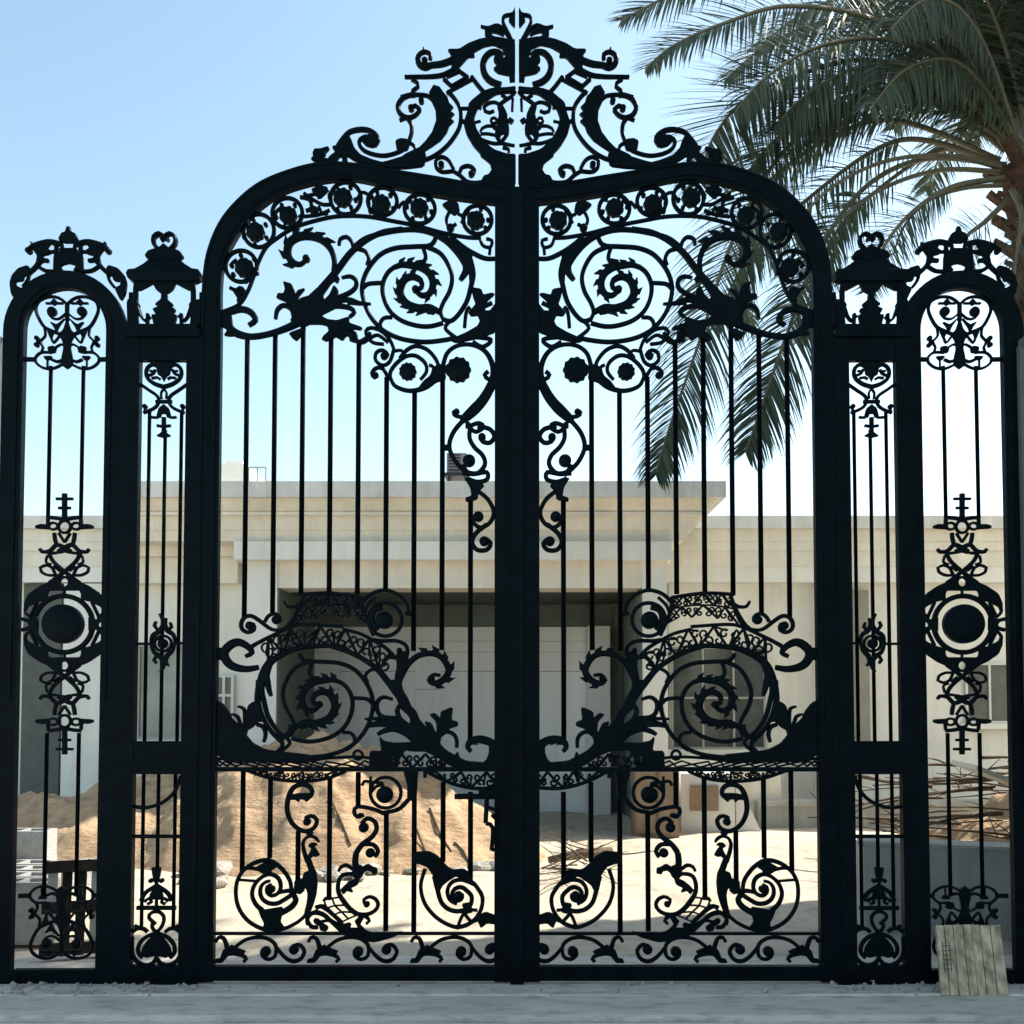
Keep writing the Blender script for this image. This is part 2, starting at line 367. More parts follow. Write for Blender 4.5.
def leaf(sgn, label):
    root = empty('gate_leaf', (sgn*W(203, 330).x, 0, 0), label, 'gate', None)
    # ---- frame: arched top, two stiles, bottom rail, crest base
    xo = lambda y: dn(202, 330, y); xi = lambda y: dn(222, 330, y)
    O = [(xo(981),981),(xo(800),800),(xo(600),600),(xo(450),450),(xo(336),336),(203,290),(207,256),(219,225),(237,202),(261,183),(293,170),(320,164),(348,164),(390,170.5),(437,178),(489,187),(505,187.5)]
    I = [(xi(966),981),(xi(800),800),(xi(600),600),(xi(450),450),(xi(336),336),(222,290),(225,264),(235,242),(252,217.5),(278,197),(304,187),(330,182),(354,181),(383,186.6),(416,193),(450,199),(505,206)]
    Of, pr = crom(O, 6); If = []
    for t in pr:
        j = min(int(t), len(I)-2); f = t-j; P0 = I[max(j-1,0)]; P1 = I[j]; P2 = I[j+1]; P3 = I[min(j+2,len(I)-1)]
        If.append(tuple(0.5*((2*P1[c])+(-P0[c]+P2[c])*f+(2*P0[c]-5*P1[c]+4*P2[c]-P3[c])*f*f+(-P0[c]+3*P1[c]-3*P2[c]+P3[c])*f**3) for c in (0,1)))
    v, f = strip(sgn, Of, If, 0, .024)
    m = MB(); m.v = v; m.f = f
    vbox(m, sgn, 494.8, 511.4, 400, 184, 981, -.022, .022)
    vbox(m, sgn, 212, 500, 970, 965.5, 980, -.023, .023)
    m.build('frame', GP, root)
    k = Iron(sgn, y=-.024, dep=.006)
    k.s_(V1, 2.2, [(a*.25+c*.75, b*.25+d*.75) for (a, b), (c, d) in zip(Of[2:], If[2:])], raw=True)
    k.s_(V1, 2.2, [(a*.9+c*.1, b*.9+d*.1) for (a, b), (c, d) in zip(Of[2:], If[2:])], raw=True)
    k.build('frame_bead', GP, root)
    if sgn > 0:
        m = MB(); vbox(m, 1, 510.5, 523.5, 500, 190, 984, -.04, -.0245); m.build('meeting_strip', GP, root)
    crest_part(sgn, root)
    # ---- bars
    bars(root, sgn, [(246.5,400,335,617),(274.5,400,332,613),(302.5,400,326,595),(330.5,400,330,594),(358.5,400,340,594),(386.5,400,377,592),(414.5,400,392,651),(442.5,400,372,650),(470.5,560,500,745)], 5.2)
    bars(root, sgn, [(242.5,820,770,872),(270,820,778,858),(297.8,860,831,884),(329.5,820,776,900),(358,800,772,806),(386,860,812,931),(414,860,772,932),(443,820,782,862),(470.5,820,792,880)], 5.2)
    # ---- rails
    m = MB(); vbox(m, sgn, 212, 498, 770, 767, 771.4, -.016, .016); m.build('mid_rail', GP, root)
    m = MB(); vbox(m, sgn, 212, 498, 933, 932, 934.8, -.012, .012); m.build('lower_rail', GP, root)
    # ---- roundel frieze under the arch
    Dv = V(215, 180, 6.4); E = V(350, 180, 6.024); Fv = V(200, 160, 5.388); G = V(310, 220, 8.533)
    k = Iron(sgn, dep=.012)
    k.s_(V1, 3.0, [(221,312.5),(238.5,305),(247.5,292),(253.5,277),(259,261),(266.5,247),(277.5,238),(290,230),(304,224),(330,217.5),(350,216),(370,217),(391,220.8),(416,225.7),(443,233),(466,237.3),(481,238)])
    k.s_(E, [14,20,24,22,20], [(600,330),(680,400),(755,448),(820,474),(885,474)])
    for (v, c, r, e) in ((Dv,(168,552),100,1),(Dv,(280,325),98,1.08),(Dv,(463,212),96,1),(Fv,(785,207),82,1.05),(E,(195,130),88,.95),(E,(420,175),92,.95),(E,(768,240),86,1)):
        k.ring(v, c, r, 3.3*v.s, r*e)
    for (v, c, r) in ((Dv,(190,565),62),(Dv,(260,335),60),(Dv,(470,230),58),(Fv,(770,205),52),(E,(188,148),58),(E,(418,170),56),(E,(758,245),55)):
        for a in range(0, 360, 64):
            a = math.radians(a+c[0]); R = r*1.34
            k.d_(v, (c[0]+R*math.cos(a), c[1]+R*math.sin(a)), r*.24, n=8)
        k.s_(v, 2.4*v.s, [(c[0]-r*1.5, c[1]-r*.2), (c[0]-r*1.2, c[1]-r*.6), (c[0]-r*.8, c[1]-r*.9)])
    # small vine pieces between the roundels
    k.s_(Fv, 17, [(540,200),(590,215),(600,260),(570,275)]); k.s_(Fv, 15, [(620,150),(660,165),(640,205),(690,160)]); k.s_(Fv, 15, [(560,180),(610,215),(660,240),(700,240)])
    k.d_(Fv, (615,275), 24); k.s_(Fv, 14, [(640,250),(660,290),(690,285)]); k.s_(Fv, 14, [(560,305),(640,295),(700,270)])
    k.s_(Fv, 14, [(570,195),(640,175),(625,140)]); k.f_(Fv, [(600,160),(650,140),(690,150),(670,190),(630,200)])
    k.s_(Dv, 18, [(95,690),(135,705),(160,690),(185,705),(165,740),(150,770),(160,800)]); k.f_(Dv, [(110,700),(150,720),(180,700),(150,765)])
    k.f_(E, [(555,150),(600,125),(650,140),(660,190),(630,215),(590,185)]); k.s_(E, 16, [(600,190),(580,240),(600,285),(640,265)]); k.d_(E, (605,290), 24)
    k.s_(E, 15, [(650,205),(690,225),(670,260)]); k.s_(E, 15, [(780,345),(800,395),(845,405),(855,365),(820,355)]); k.s_(E, 15, [(845,405),(840,450)])
    k.s_(E, 15, [(40,120),(75,75),(120,95)]); k.s_(E, 15, [(290,170),(320,135),(350,140)])
    k.build('roundel_frieze', GP, root)
    for (v, c, r) in ((Dv,(190,565),62),(Dv,(260,335),60),(Dv,(470,230),58),(Fv,(770,205),52),(E,(188,148),58),(E,(418,170),56),(E,(758,245),55)):
        b = Iron(sgn, dep=.014); b.d_(v, c, r*.97, lob=9, n=36); b.build('rosette', GP, root)
    # ---- upper spiral and its stem
    k = Iron(sgn, dep=.014); spiral_module(k, False)
    k.s_(E, [26,24,24,24,26,30,40,54,40,22], [(20,410),(80,360),(150,333),(280,306),(400,300),(500,322),(600,380),(690,480),(700,545),(664,604)])
    k.f_(E, [(560,330),(640,372),(735,455),(735,480),(742,560),(735,655),(722,640),(718,560),(690,500),(620,400)])
    k.f_(E, [(735,650),(790,660),(802,695),(855,683),(870,690),(825,730),(810,790),(845,790),(880,740),(880,915),(780,952),(640,980),(600,965),(700,922),(770,882),(785,850),(770,815),(730,820),(715,800),(760,750),(742,700)])
    k.s_(E, 18, [(690,890),(700,800),(722,765)]); k.s_(E, 20, [(740,945),(850,962),(800,1005),(740,975)])
    k.s_(E, [14,22], [(800,770),(855,740)])
    k.build('upper_spiral', GP, root)
    k = Iron(sgn, dep=.015)
    k.s_(G, [90,70,60,50,48,44,40,36,36,36], [(0,730),(70,630),(160,520),(240,420),(330,300),(400,232),(500,160),(620,105),(700,90),(790,78)])
    k.s_(G, [22,26,28,28,28], [(248,215),(258,165),(310,145),(352,180),(372,242)]); k.s_(G, 28, [(398,245),(470,268),(502,330),(488,385)])
    k.s_(G, [18,28,32,32,34,36], [(270,495),(340,482),(388,512),(392,570),(340,620),(240,665)]); k.s_(G, [40,34,26,14], [(225,690),(340,682),(420,708),(520,718)])
    k.s_(G, [50,40,34,30,24], [(60,770),(200,735),(330,748),(378,788),(335,830)])
    k.f_(G, [(-20,680),(40,630),(90,560),(150,490),(210,455),(252,500),(235,540),(205,520),(180,540),(110,640),(120,690),(170,640),(205,560),(240,600),(235,660),(280,690),(230,745),(60,830),(-20,860)])
    k.f_(G, [(-20,760),(60,790),(140,850),(230,862),(335,828),(330,880),(445,920),(435,940),(335,925),(310,1000),(250,990),(225,960),(215,1005),(120,1024),(110,1000),(165,950),(150,905),(100,890),(-20,890)])
    k.s_(Dv, [22,26,36,44,48,50,48,42,34,28,28], [(585,508),(548,540),(500,528),(466,478),(474,410),(525,368),(600,358),(680,383),(738,440),(764,520),(758,610)], teeth=(-1, 8.2, 9.0, .12, .75)); k.d_(Dv, (585,505), 23)
    k.f_(Dv, [(520,870),(490,805),(440,772),(395,755),(405,728),(440,730),(452,700),(438,652),(490,668),(512,720),(505,765),(530,710),(578,695),(532,750),(535,820)])
    k.f_(Dv, [(528,815),(545,760),(605,742),(560,808)]); k.s_(Dv, [18,24,26,26,24], [(388,890),(400,832),(440,803),(490,828),(505,880)])
    k.f_(Dv, [(480,905),(520,850),(600,745),(660,690),(690,700),(680,770),(715,810),(690,850),(640,905),(560,945)])
    k.s_(Dv, [44,46,44,34,32,36,44,60,80], [(60,895),(92,945),(145,985),(230,1003),(330,990),(430,960),(520,920),(600,870),(680,820)])
    k.s_(Dv, [24,32,36,36,34], [(215,932),(258,898),(232,850),(170,828),(90,848)]); k.f_(Dv, [(30,850),(100,845),(112,930),(150,995),(100,1000),(60,995),(85,960),(30,930)])
    k.f_(Fv, [(480,935),(560,905),(560,930),(520,975),(500,960)])
    k.f_(Fv, [(690,890),(800,900),(860,905),(800,920),(770,975),(730,950),(680,978),(655,965),(700,935)])
    k.s_(Fv, 16, [(790,940),(830,950),(860,985),(900,970),(916,930)])
    k.build('acanthus_stem', GP, root)
    # ---- rosettes and curls hanging below the upper scroll
    H = V(350, 300, 6.827); J5 = V(430, 380, 5.689)
    k = Iron(sgn, dep=.013)
    k.s_(H, 22, [(340,400),(385,345),(450,315),(530,342),(590,412),(608,475)])
    k.s_(H, [22,22,22,20,22,22,20,16], [(275,545),(277,490),(320,430),(385,385),(450,382),(512,430),(522,490),(480,545)])
    k.s_(H, [22,22,24,26,32,34], [(272,520),(302,582),(372,615),(445,618),(525,590),(610,520)]); k.s_(H, 18, [(480,600),(510,560),(555,520),(570,460),(540,445)])
    k.s_(H, [26,24,22,22,24,28,34,50,60], [(630,470),(660,370),(720,318),(800,303),(880,322),(940,372),(975,455),(978,540),(940,630)])
    k.s_(H, [52,62,60,48,36], [(950,610),(900,690),(850,740),(800,785),(770,810)]); k.s_(H, 24, [(985,530),(945,540),(918,512),(945,488)])
    k.f_(H, [(585,445),(640,440),(655,545),(590,560),(500,615),(470,620),(560,540)]); k.f_(H, [(630,460),(680,440),(690,500),(640,490)])
    k.s_(H, 20, [(300,335),(272,420),(222,447),(175,412),(180,360),(222,343),(258,372),(238,398)]); k.d_(H, (232,385), 24)
    k.s_(H, 22, [(258,525),(222,468),(180,465),(150,500),(165,530),(188,518)]); k.d_(H, (180,512), 16)
    k.s_(H, 20, [(112,205),(145,190),(212,212),(272,272),(302,345)]); k.s_(H, 18, [(108,205),(115,250),(160,292),(232,302)]); k.s_(H, 18, [(140,260),(190,240),(260,290)]); k.s_(H, 16, [(300,350),(350,345),(380,380)])
    k.s_(H, 18, [(0,270),(60,285),(115,255)]); k.d_(H, (20,245), 32)
    k.build('hanging_scroll', GP, root)
    for (c, r) in (((395,490),58),((740,478),84)):
        b = Iron(sgn, dep=.014); b.d_(H, c, r, lob=11, n=44); b.build('rosette', GP, root)
    k = Iron(sgn, dep=.012)
    k.s_(J5, [26,34,42,38,28], [(375,0),(322,100),(262,170),(205,218),(175,235)]); k.s_(J5, 18, [(215,212),(150,206),(132,185),(158,170)]); k.d_(J5, (155,180), 14)
    k.s_(J5, 22, [(190,228),(132,300),(110,380),(142,460),(192,515)]); k.s_(J5, 24, [(215,240),(215,275)]); k.s_(J5, 20, [(225,262),(280,245),(305,268),(262,295),(235,280)])
    k.s_(J5, 22, [(228,268),(225,330),(252,382),(300,430),(312,482),(270,530),(210,522),(190,480)]); k.d_(J5, (222,460), 36)
    k.s_(J5, 22, [(270,262),(340,280),(366,322),(340,357),(300,350),(285,325)]); k.d_(J5, (296,325), 22); k.s_(J5, 30, [(75,385),(112,385)])
    k.s_(J5, 22, [(185,530),(250,535),(322,525),(325,565),(270,580),(210,560)]); k.f_(J5, [(195,555),(260,580),(310,600),(275,635),(268,680),(205,692),(203,672),(238,660),(230,610)])
    k.s_(J5, 20, [(270,630),(330,680),(362,750),(342,810),(290,840),(248,812),(242,770)]); k.d_(J5, (275,778), 30)
    k.s_(J5, 22, [(325,820),(262,872),(240,922),(268,966),(322,966),(346,930),(318,905)]); k.d_(J5, (308,918), 28)
    k.build('pendant_scroll', GP, root)
    # ---- middle panel: lower spiral, fish-scale crown, acanthus
    K = V(330, 580, 7.877); J = V(215, 580, 7.877); L = V(215, 680, 7.877); Mv = V(370, 680, 7.877); P = V(570, 580, 4.096, True)
    k = Iron(sgn, dep=.014); 
    k2 = Iron(sgn, dep=.014)
    spiral_module(k, True, 299, 415)
    k.s_(J, [60,52,44,36,34], [(470,610),(395,700),(350,820),(332,940),(345,1000)]); k.s_(L, [26,26,28,30,34], [(338,0),(338,130),(372,280),(440,400),(530,490)])
    k.s_(J, [40,44,46,32,20], [(440,640),(408,740),(412,800),(430,880),(445,915)])
    k.s_(J, [50,44,38,34,32,32], [(440,640),(560,572),(680,533),(820,520),(950,520),(1030,540)])
    k.s_(K, [32,32,36,40,46,56], [(0,520),(130,560),(260,622),(372,702),(448,790),(550,920)])
    k.build('lower_spiral', GP, root)
    k = Iron(sgn, dep=.015)
    sd = 1
    k.s_(K, [22,26,38,44,48,48,46,42,40,40,42,44], [(870,752),(812,748),(782,790),(830,815),(895,785),(935,720),(915,655),(865,600),(790,578),(690,600),(610,670),(560,760)], teeth=(1, 7.6, 8.5, .2, .7)); k.d_(K, (800,775), 26)
    k.s_(K, 44, [(575,720),(545,800),(545,880)])
    k.s_(K, 26, [(340,470),(400,480),(520,480),(592,510),(612,560),(600,620)]); k.d_(K, (548,555), 22); k.f_(K, [(520,580),(600,560),(620,640),(570,710),(540,800),(510,780),(530,680)])
    k.s_(K, 28, [(430,680),(425,640),(470,605),(520,615)]); k.s_(K, 22, [(375,690),(310,715),(278,755),(300,810)])
    k.s_(Mv, [60,60,60], [(700,670),(850,682),(1000,680)])
    k.f_(Mv, [(160,0),(240,0),(258,80),(300,150),(322,205),(362,245),(388,312),(432,362),(475,420),(540,405),(562,440),(548,500),(600,555),(680,600),(760,640),(880,650),(1000,655),(1000,705),(700,705),(600,655),(520,600),(430,560),(390,500),(330,480),(300,440),(290,385),(318,338),(318,300),(290,265),(255,235),(232,200),(195,90)])
    k.f_(Mv, [(-30,350),(60,325),(150,312),(208,292),(198,240),(222,190),(240,215),(230,250),(250,300),(312,348),(340,440),(270,415),(200,372),(60,366),(-30,378)])
    k.f_(Mv, [(75,445),(110,482),(190,497),(315,492),(400,480),(480,560),(420,562),(330,560),(280,552),(250,590),(240,612),(170,600),(175,640),(232,682),(90,692),(0,692),(0,560),(95,560)])
    k.s_(Mv, [24,36,40,40,40], [(60,430),(110,402),(190,387),(280,422),(350,480)]); k.s_(Mv, [16,28,36,44], [(-20,355),(60,335),(130,327),(220,340)])
    k.s_(Mv, [18,28,30,30,32,34], [(180,155),(110,135),(60,170),(58,240),(100,290),(210,302)])
    k.f_(Mv, [(530,430),(525,330),(470,270),(510,262),(555,302),(560,250),(652,212),(640,315),(690,332),(692,360),(625,382),(570,430)]); k.f_(Mv, [(470,420),(430,325),(482,340),(518,420)])
    k.s_(Mv, [30,28,28,26,22], [(540,450),(600,408),(655,425),(682,470),(682,535)]); k.f_(Mv, [(670,590),(690,565),(705,610)])
    Yv = V(360, 700, 7.314); k.s_(Yv, [24,34,46,54,54,50], [(815,378),(788,345),(812,300),(880,288),(950,308),(1010,350)], teeth=(1, 5.2, 5.0, .3, .8)); k.f_(Yv, [(945,335),(1000,320),(1005,490),(880,475),(925,440),(946,385)])
    k.build('acanthus_branch', GP, root)
    k = Iron(sgn, dep=.015)
    k.f_(L, [(0,150),(60,185),(110,250),(130,300),(190,360),(225,400),(250,440),(300,500),(400,550),(540,568),(755,590),(755,640),(0,645)])
    k.f_(L, [(265,200),(300,175),(340,165),(352,240),(395,330),(340,325),(300,370),(255,395),(245,440),(215,400),(225,330),(240,300)])
    k.s_(L, [14,24,24,26], [(180,210),(228,228),(235,330),(225,410)]); k.s_(L, [14,24,24,26], [(130,270),(178,288),(205,370),(225,420)]); pass
    Yl = V(215, 640, 7.585); k.s_(Yl, [26,28,26,20], [(318,640),(366,660),(384,715),(370,775)]); k.s_(Yl, [22,26,34,36], [(500,760),(530,735),(570,690),(580,640)]); k.s_(Yl, 26, [(490,730),(512,800),(470,850)])
    k.build('corner_acanthus', GP, root)
    k = Iron(sgn, dep=.012)
    k.s_(J, [28,30,30,28,28,28,28,28,28,26,22,20], [(262,352),(300,350),(305,392),(258,412),(213,385),(208,335),(240,290),(292,285),(350,320),(430,380),(485,395),(560,382)])
    k.s_(J, [26,22,20,18], [(560,382),(612,338),(652,260),(690,150)]); k.s_(J, 24, [(392,330),(420,285),(470,265),(512,290),(510,330)]); k.d_(J, (484,315), 36); k.d_(J, (275,360), 34)
    k.s_(J, [14,22,24,24], [(545,165),(572,208),(640,208),(705,160)])
    k.s_(J, [26,36,46,58,62,64,62,56,46,34], [(240,602),(292,572),(255,522),(182,490),(112,520),(72,580),(102,650),(162,688),(252,702),(345,688)]); k.f_(J, [(-10,540),(70,535),(80,625),(40,630),(-10,610)])
    k.s_(J, [34,26,24,22,22,22], [(262,545),(330,500),(470,430),(600,372),(720,350),(1010,368)])
    k.s_(K, [22,22,24,26,26], [(100,388),(230,420),(330,470),(432,530),(505,600)])
    k.s_(V1, 3, [(300,594.5),(330,593.2),(362,597.5)]); k.s_(K, 24, [(250,130),(262,230),(300,340),(345,440)])
    k.s_(P, 12, [(655,58),(685,130),(720,185),(760,215)])
    # fish-scale lattice: crown and lower band
    top = [(303,595),(318,593.8),(331,593.3),(345,595),(360,598)]
    mid = [(296,624),(310,619.5),(330,617),(348,618),(366,623)]
    bot = [(288,632),(306,626.5),(330,625.5),(350,628),(372,636)]
    h1 = [(299,609),(315,606),(331,605),(347,606),(362,609)]
    k.lattice(top, h1, 6, 1.5); k.lattice(h1, mid, 6, 1.5); k.s_(V1, 1.2, h1)
    b0 = [(262,640),(280,632),(300,627),(330,627),(350,630),(372,640),(390,653)]
    b1 = [(268,664),(284,654),(303,648.5),(330,647),(350,652),(372,664),(385,675)]
    k.lattice(b0, b1, 11, 1.9)
    k.build('scale_lattice', GP, root)
    # disc volute on the crown
    k = Iron(sgn, dep=.013)
    k.s_(P, [10,13,13,13,13,14], [(228,128),(232,100),(262,65),(320,42),(380,58),(425,100)]); k.ring(P, (322,162), 68, 13); k.s_(P, [16,22,26,18], [(330,112),(368,125),(378,165),(352,205)])
    k.f_(P, [(208,128),(235,125),(245,140),(220,150)]); k.s_(P, 10, [(360,70),(395,105),(412,150)])
    k.build('crown_volute', GP, root)
    b = Iron(sgn, dep=.015); b.d_(P, (325,165), 36, n=26); b.build('rosette', GP, root)
    # ---- lace band under the middle panel
    k = Iron(sgn, dep=.012)
    arcL = [(244,769),(257,774),(272,778.5),(291,781),(310,781),(329,778),(346,771)]
    arcR = [(424,770),(441,779),(459,785.5),(477,788.5),(498,787.5)]
    k.s_(V1, 2.8, arcL); k.s_(V1, 3.0, arcR)
    k.lattice([(246,772),(270,772),(300,772),(325,772),(344,772)], arcL, 13, 1.2); k.lattice([(428,772),(450,772),(475,772),(498,772)], arcR, 6, 2.1)
    k.lattice([(392,757),(405,753),(420,753),(436,757),(446,764)], [(392,766),(410,768),(430,768),(448,768)], 5, 2.1)
    k.s_(V1, 2.4, [(212,758.5),(260,760.5),(300,761.5),(330,758),(360,757),(380,760)]); k.lattice([(214,761),(290,762),(392,760)], [(214,766),(300,767),(392,767)], 14, 1.2, curls=False)
    k.ring(V1, (358,755), 4.5, 2.2); k.s_(V1, 3, [(425,768),(425,778)]); k.s_(V1, 2.5, [(460,765),(480,765.5),(498,766)])
    k.build('lace_band', GP, root)
    # ---- lower panel
    Q = V(210, 840, 7.314); R = V(340, 840, 6.4); T = V(270, 770, 6.4)
    k = Iron(sgn, dep=.013)
    k.s_(Q, [22,24,26,28,28,24,22,22,22,22,24,24,22,22], [(595,400),(585,300),(520,205),(430,150),(330,165),(243,225),(197,310),(191,420),(222,520),(292,602),(392,652),(480,657),(560,642),(640,602)])
    k.s_(Q, [22,22,20], [(640,602),(700,545),(735,450)])
    k.s_(Q, [30,26,24,24,24,26,26,24,24,24,22,22,20], [(385,515),(335,470),(308,400),(325,330),(375,275),(440,250),(500,280),(518,340),(497,390),(450,407),(417,382),(420,342),(450,327)])
    k.s_(Q, [30,28,28,26,24,24,22,20,18], [(610,392),(550,432),(490,464),(430,462),(385,432),(367,385),(375,338),(405,308),(440,300)]); k.d_(Q, (450,360), 28)
    k.s_(Q, [30,36,40,38], [(605,395),(628,435),(600,485),(520,535)]); k.s_(Q, [20,26,28], [(505,385),(560,372),(650,375)])
    k.f_(Q, [(352,500),(400,512),(470,500),(530,490),(525,545),(512,600),(555,655),(470,675),(385,655),(400,610),(375,560)])
    k.f_(Q, [(330,205),(390,170),(440,165),(485,200),(450,220),(440,255),(390,245)]); k.s_(Q, 20, [(225,215),(300,205),(370,220)]); k.s_(Q, 14, [(200,290),(330,300)])
    k.f_(Q, [(620,300),(650,290),(685,310),(690,370),(660,395),(620,380)])
    k.build('ring_spiral', GP, root)
    k = Iron(sgn, dep=.013)
    k.s_(T, [22,24,26,28,28,28,26,24,24,24,22,22], [(225,195),(268,155),(258,112),(212,92),(152,112),(117,180),(112,270),(150,350),(220,392),(282,370),(300,320),(272,293)]); k.s_(T, 22, [(272,293),(232,303),(235,335)]); k.d_(T, (238,332), 24)
    k.f_(T, [(118,190),(135,160),(180,150),(262,150),(255,190),(190,185),(185,205),(165,188)])
    S1 = V(270, 820, 9.3125)
    k.s_(S1, [40,32,26,24,26,26,14], [(352,390),(320,300),(308,215),(338,165),(390,150),(438,178),(458,208)]); k.s_(S1, 46, [(350,110),(395,140)])
    k.f_(S1, [(362,232),(388,212),(420,214),(442,232),(408,244),(430,272),(463,325),(430,340),(402,334),(372,362),(350,344),(384,284),(388,258),(364,248)])
    k.f_(S1, [(330,360),(375,358),(402,430),(432,500),(440,580),(430,690),(400,790),(362,885),(330,905),(325,860),(345,780),(355,700),(345,645),(322,622),(292,640),(275,680),(240,682),(225,640),(236,580),(268,545),(302,552),(320,490),(366,475),(352,430)])
    k.s_(Q, 26, [(720,620),(712,575),(760,530),(830,545),(885,592),(967,640),(1030,690)]); k.s_(Q, 16, [(770,490),(830,480),(900,540),(967,600)]); k.f_(Q, [(765,570),(800,585),(830,620),(860,640),(850,665),(810,660),(800,620)]); k.s_(Q, 22, [(722,600),(740,635),(790,640)])
    k.build('scroll_bracket', GP, root)
    k = Iron(sgn, dep=.012)
    k.s_(T, 22, [(600,285),(560,300),(538,268),(560,235),(660,250),(730,280)]); k.d_(T, (575,290), 16)
    k.s_(T, [22,24,24,26,28,30,34], [(585,345),(622,310),(670,330),(682,380),(650,430),(592,475),(552,530)]); k.d_(T, (600,368), 32); pass
    k.s_(T, 24, [(598,475),(660,478),(692,520),(670,556)]); k.d_(T, (642,530), 30)
    k.s_(T, [22,24,26], [(715,275),(820,252),(885,190)]); k.f_(T, [(855,5),(950,5),(945,25),(935,195),(880,195),(882,100)]); k.ring(T, (740,145), 98, 18); k.s_(T, [10,18,26], [(645,150),(680,105),(730,92)])
    k.s_(T, 16, [(590,100),(605,72),(650,78),(720,82)]); k.s_(T, 14, [(645,40),(640,150)])
    U = V(300, 840, 8.533)
    k.s_(T, [34,36,36], [(552,530),(546,590),(556,660)])
    k.f_(U, [(455,240),(478,205),(520,222),(560,240),(525,318),(480,332),(440,292)]); k.s_(U, [24,28,26,18], [(450,250),(400,215),(352,228),(330,268)])
    k.s_(U, [26,28,30,30,32,36,34,30,28,28,28,26,24], [(455,290),(400,290),(350,312),(325,380),(332,455),(378,530),(432,592),(500,632),(580,632),(642,600),(667,550),(640,500),(592,482)]); k.s_(U, [24,24,20], [(592,482),(545,508),(555,550)]); k.d_(U, (570,548), 26)
    k.f_(U, [(530,232),(580,205),(620,230),(655,240),(660,282),(622,290),(610,265),(570,256),(540,282)])
    k.f_(U, [(482,328),(512,318),(492,380),(432,408),(452,446),(402,430),(372,462),(348,425),(382,388),(430,350)])
    k.s_(U, [30,28,24,20], [(500,640),(560,652),(592,690),(565,716)]); k.d_(U, (518,665), 26)
    cols = ([(205,512),(230,580),(282,642),(348,706)], [(275,498),(300,560),(355,614),(412,672)], [(345,486),(390,556),(440,618),(490,640)])
    for c_ in cols: k.s_(U, 9, c_)
    for r_ in range(4): k.s_(U, 9, [c_[r_] for c_ in cols])
    k.s_(U, [20,22,24], [(345,486),(390,556),(470,630)]); k.s_(U, 16, [(200,520),(215,495),(270,490)])
    k.s_(U, [24,28,28,28,30,34], [(66,640),(130,622),(200,640),(270,698),(350,770),(430,822)]); k.s_(U, [12,18,20,20,20], [(130,610),(168,572),(230,600),(300,660),(365,722)]); k.s_(U, 20, [(170,700),(215,690),(265,692),(335,745)])
    k.s_(U, 24, [(66,640),(68,700),(108,740),(155,738)]); k.f_(U, [(115,682),(150,670),(168,695),(240,740),(230,772),(182,772),(180,732),(130,712)])
    k.f_(U, [(360,722),(420,706),(436,720),(425,752),(500,752),(480,712),(470,690),(500,660),(528,690),(510,722),(565,776),(640,796),(760,792),(885,782),(790,828),(650,868),(540,860),(430,822),(350,772)])
    k.build('vase_scroll', GP, root)
    b = Iron(sgn, dep=.015); b.d_(T, (735,158), 54, n=26); b.build('rosette', GP, root)
    k = Iron(sgn, dep=.013)
    k.s_(R, [22,20,20,20,20,22,22,22,22,22,22,22], [(545,185),(517,290),(540,400),(610,490),(700,545),(770,556),(850,520),(900,450),(912,370),(882,310),(845,270),(800,262)])
    k.s_(R, [40,26,24,24,24,24,24,24], [(610,230),(625,320),(650,400),(700,445),(770,455),(830,425),(842,360),(800,315)]); k.s_(R, 22, [(862,285),(785,255),(720,268),(688,320),(702,380),(750,408)])
    k.s_(R, 24, spiral(760,355,18,60,330,1.0)); k.d_(R, (758,355), 28)
    k.f_(R, [(470,80),(570,72),(622,100),(685,170),(722,192),(790,185),(835,215),(845,290),(800,250),(740,230),(690,262),(655,290),(632,340),(600,230),(560,170),(505,150),(470,150)])
    k.f_(R, [(868,500),(930,460),(1010,490),(1010,540),(940,530),(902,562),(885,520)]); k.s_(R, 18, [(750,570),(780,490),(830,425)]); k.s_(R, 18, [(795,470),(840,520),(880,510)]); k.s_(R, 16, [(830,445),(880,450)]); k.f_(R, [(780,410),(830,400),(850,460),(810,470)])
    k.build('dragon_spiral', GP, root)
    # ---- border scroll along the bottom: three repeats
    k = Iron(sgn, dep=.012)
    for i, dx in enumerate((0, 92.5, 195.5)):
        q = V(210+dx, 840, 7.314)
        Bv = V(200+dx, 920, 6.827); k.s_(Bv, [18,20,22,26,30], [(108,150),(126,120),(160,124),(180,168),(188,215)]); k.f_(Bv, [(160,205),(190,192),(214,170),(240,186),(312,214),(292,236),(230,238),(190,243),(152,290),(98,290),(110,266),(140,262)]); k.s_(Bv, [18,22,22,18], [(235,232),(290,242),(316,266),(298,286)])
        k.s_(q, 22, [(165,800),(250,735),(340,712),(422,722),(480,770),(475,850),(422,872),(380,840),(385,800)]); k.d_(q, (408,815), 38)
        k.s_(q, [18,22,26,26,24,22,22], [(475,770),(540,850),(602,886),(662,870),(690,812),(652,765),(602,778)]); k.d_(q, (615,800), 36)
    k.build('border_scroll', GP, root)
    if sgn > 0:
        m = MB(); vbox(m, 1, 455, 496, 795, 793, 798.5, -.05, -.035); m.build('latch_bar', GP, root)
        S = V(350, 760, 4.653); k = Iron(1, y=-.042, dep=.012)
        k.s_(S, 18, [(640,140),(632,290)]); k.s_(S, 16, [(632,290),(664,310),(660,415)]); k.s_(S, 14, [(640,215),(695,235)]); k.s_(S, 14, [(660,412),(695,412)]); k.s_(S, 26, [(600,150),(690,150)]); k.s_(S, 14, [(660,250),(695,285)])
        k.build('latch_bracket', GP, root)
    return root

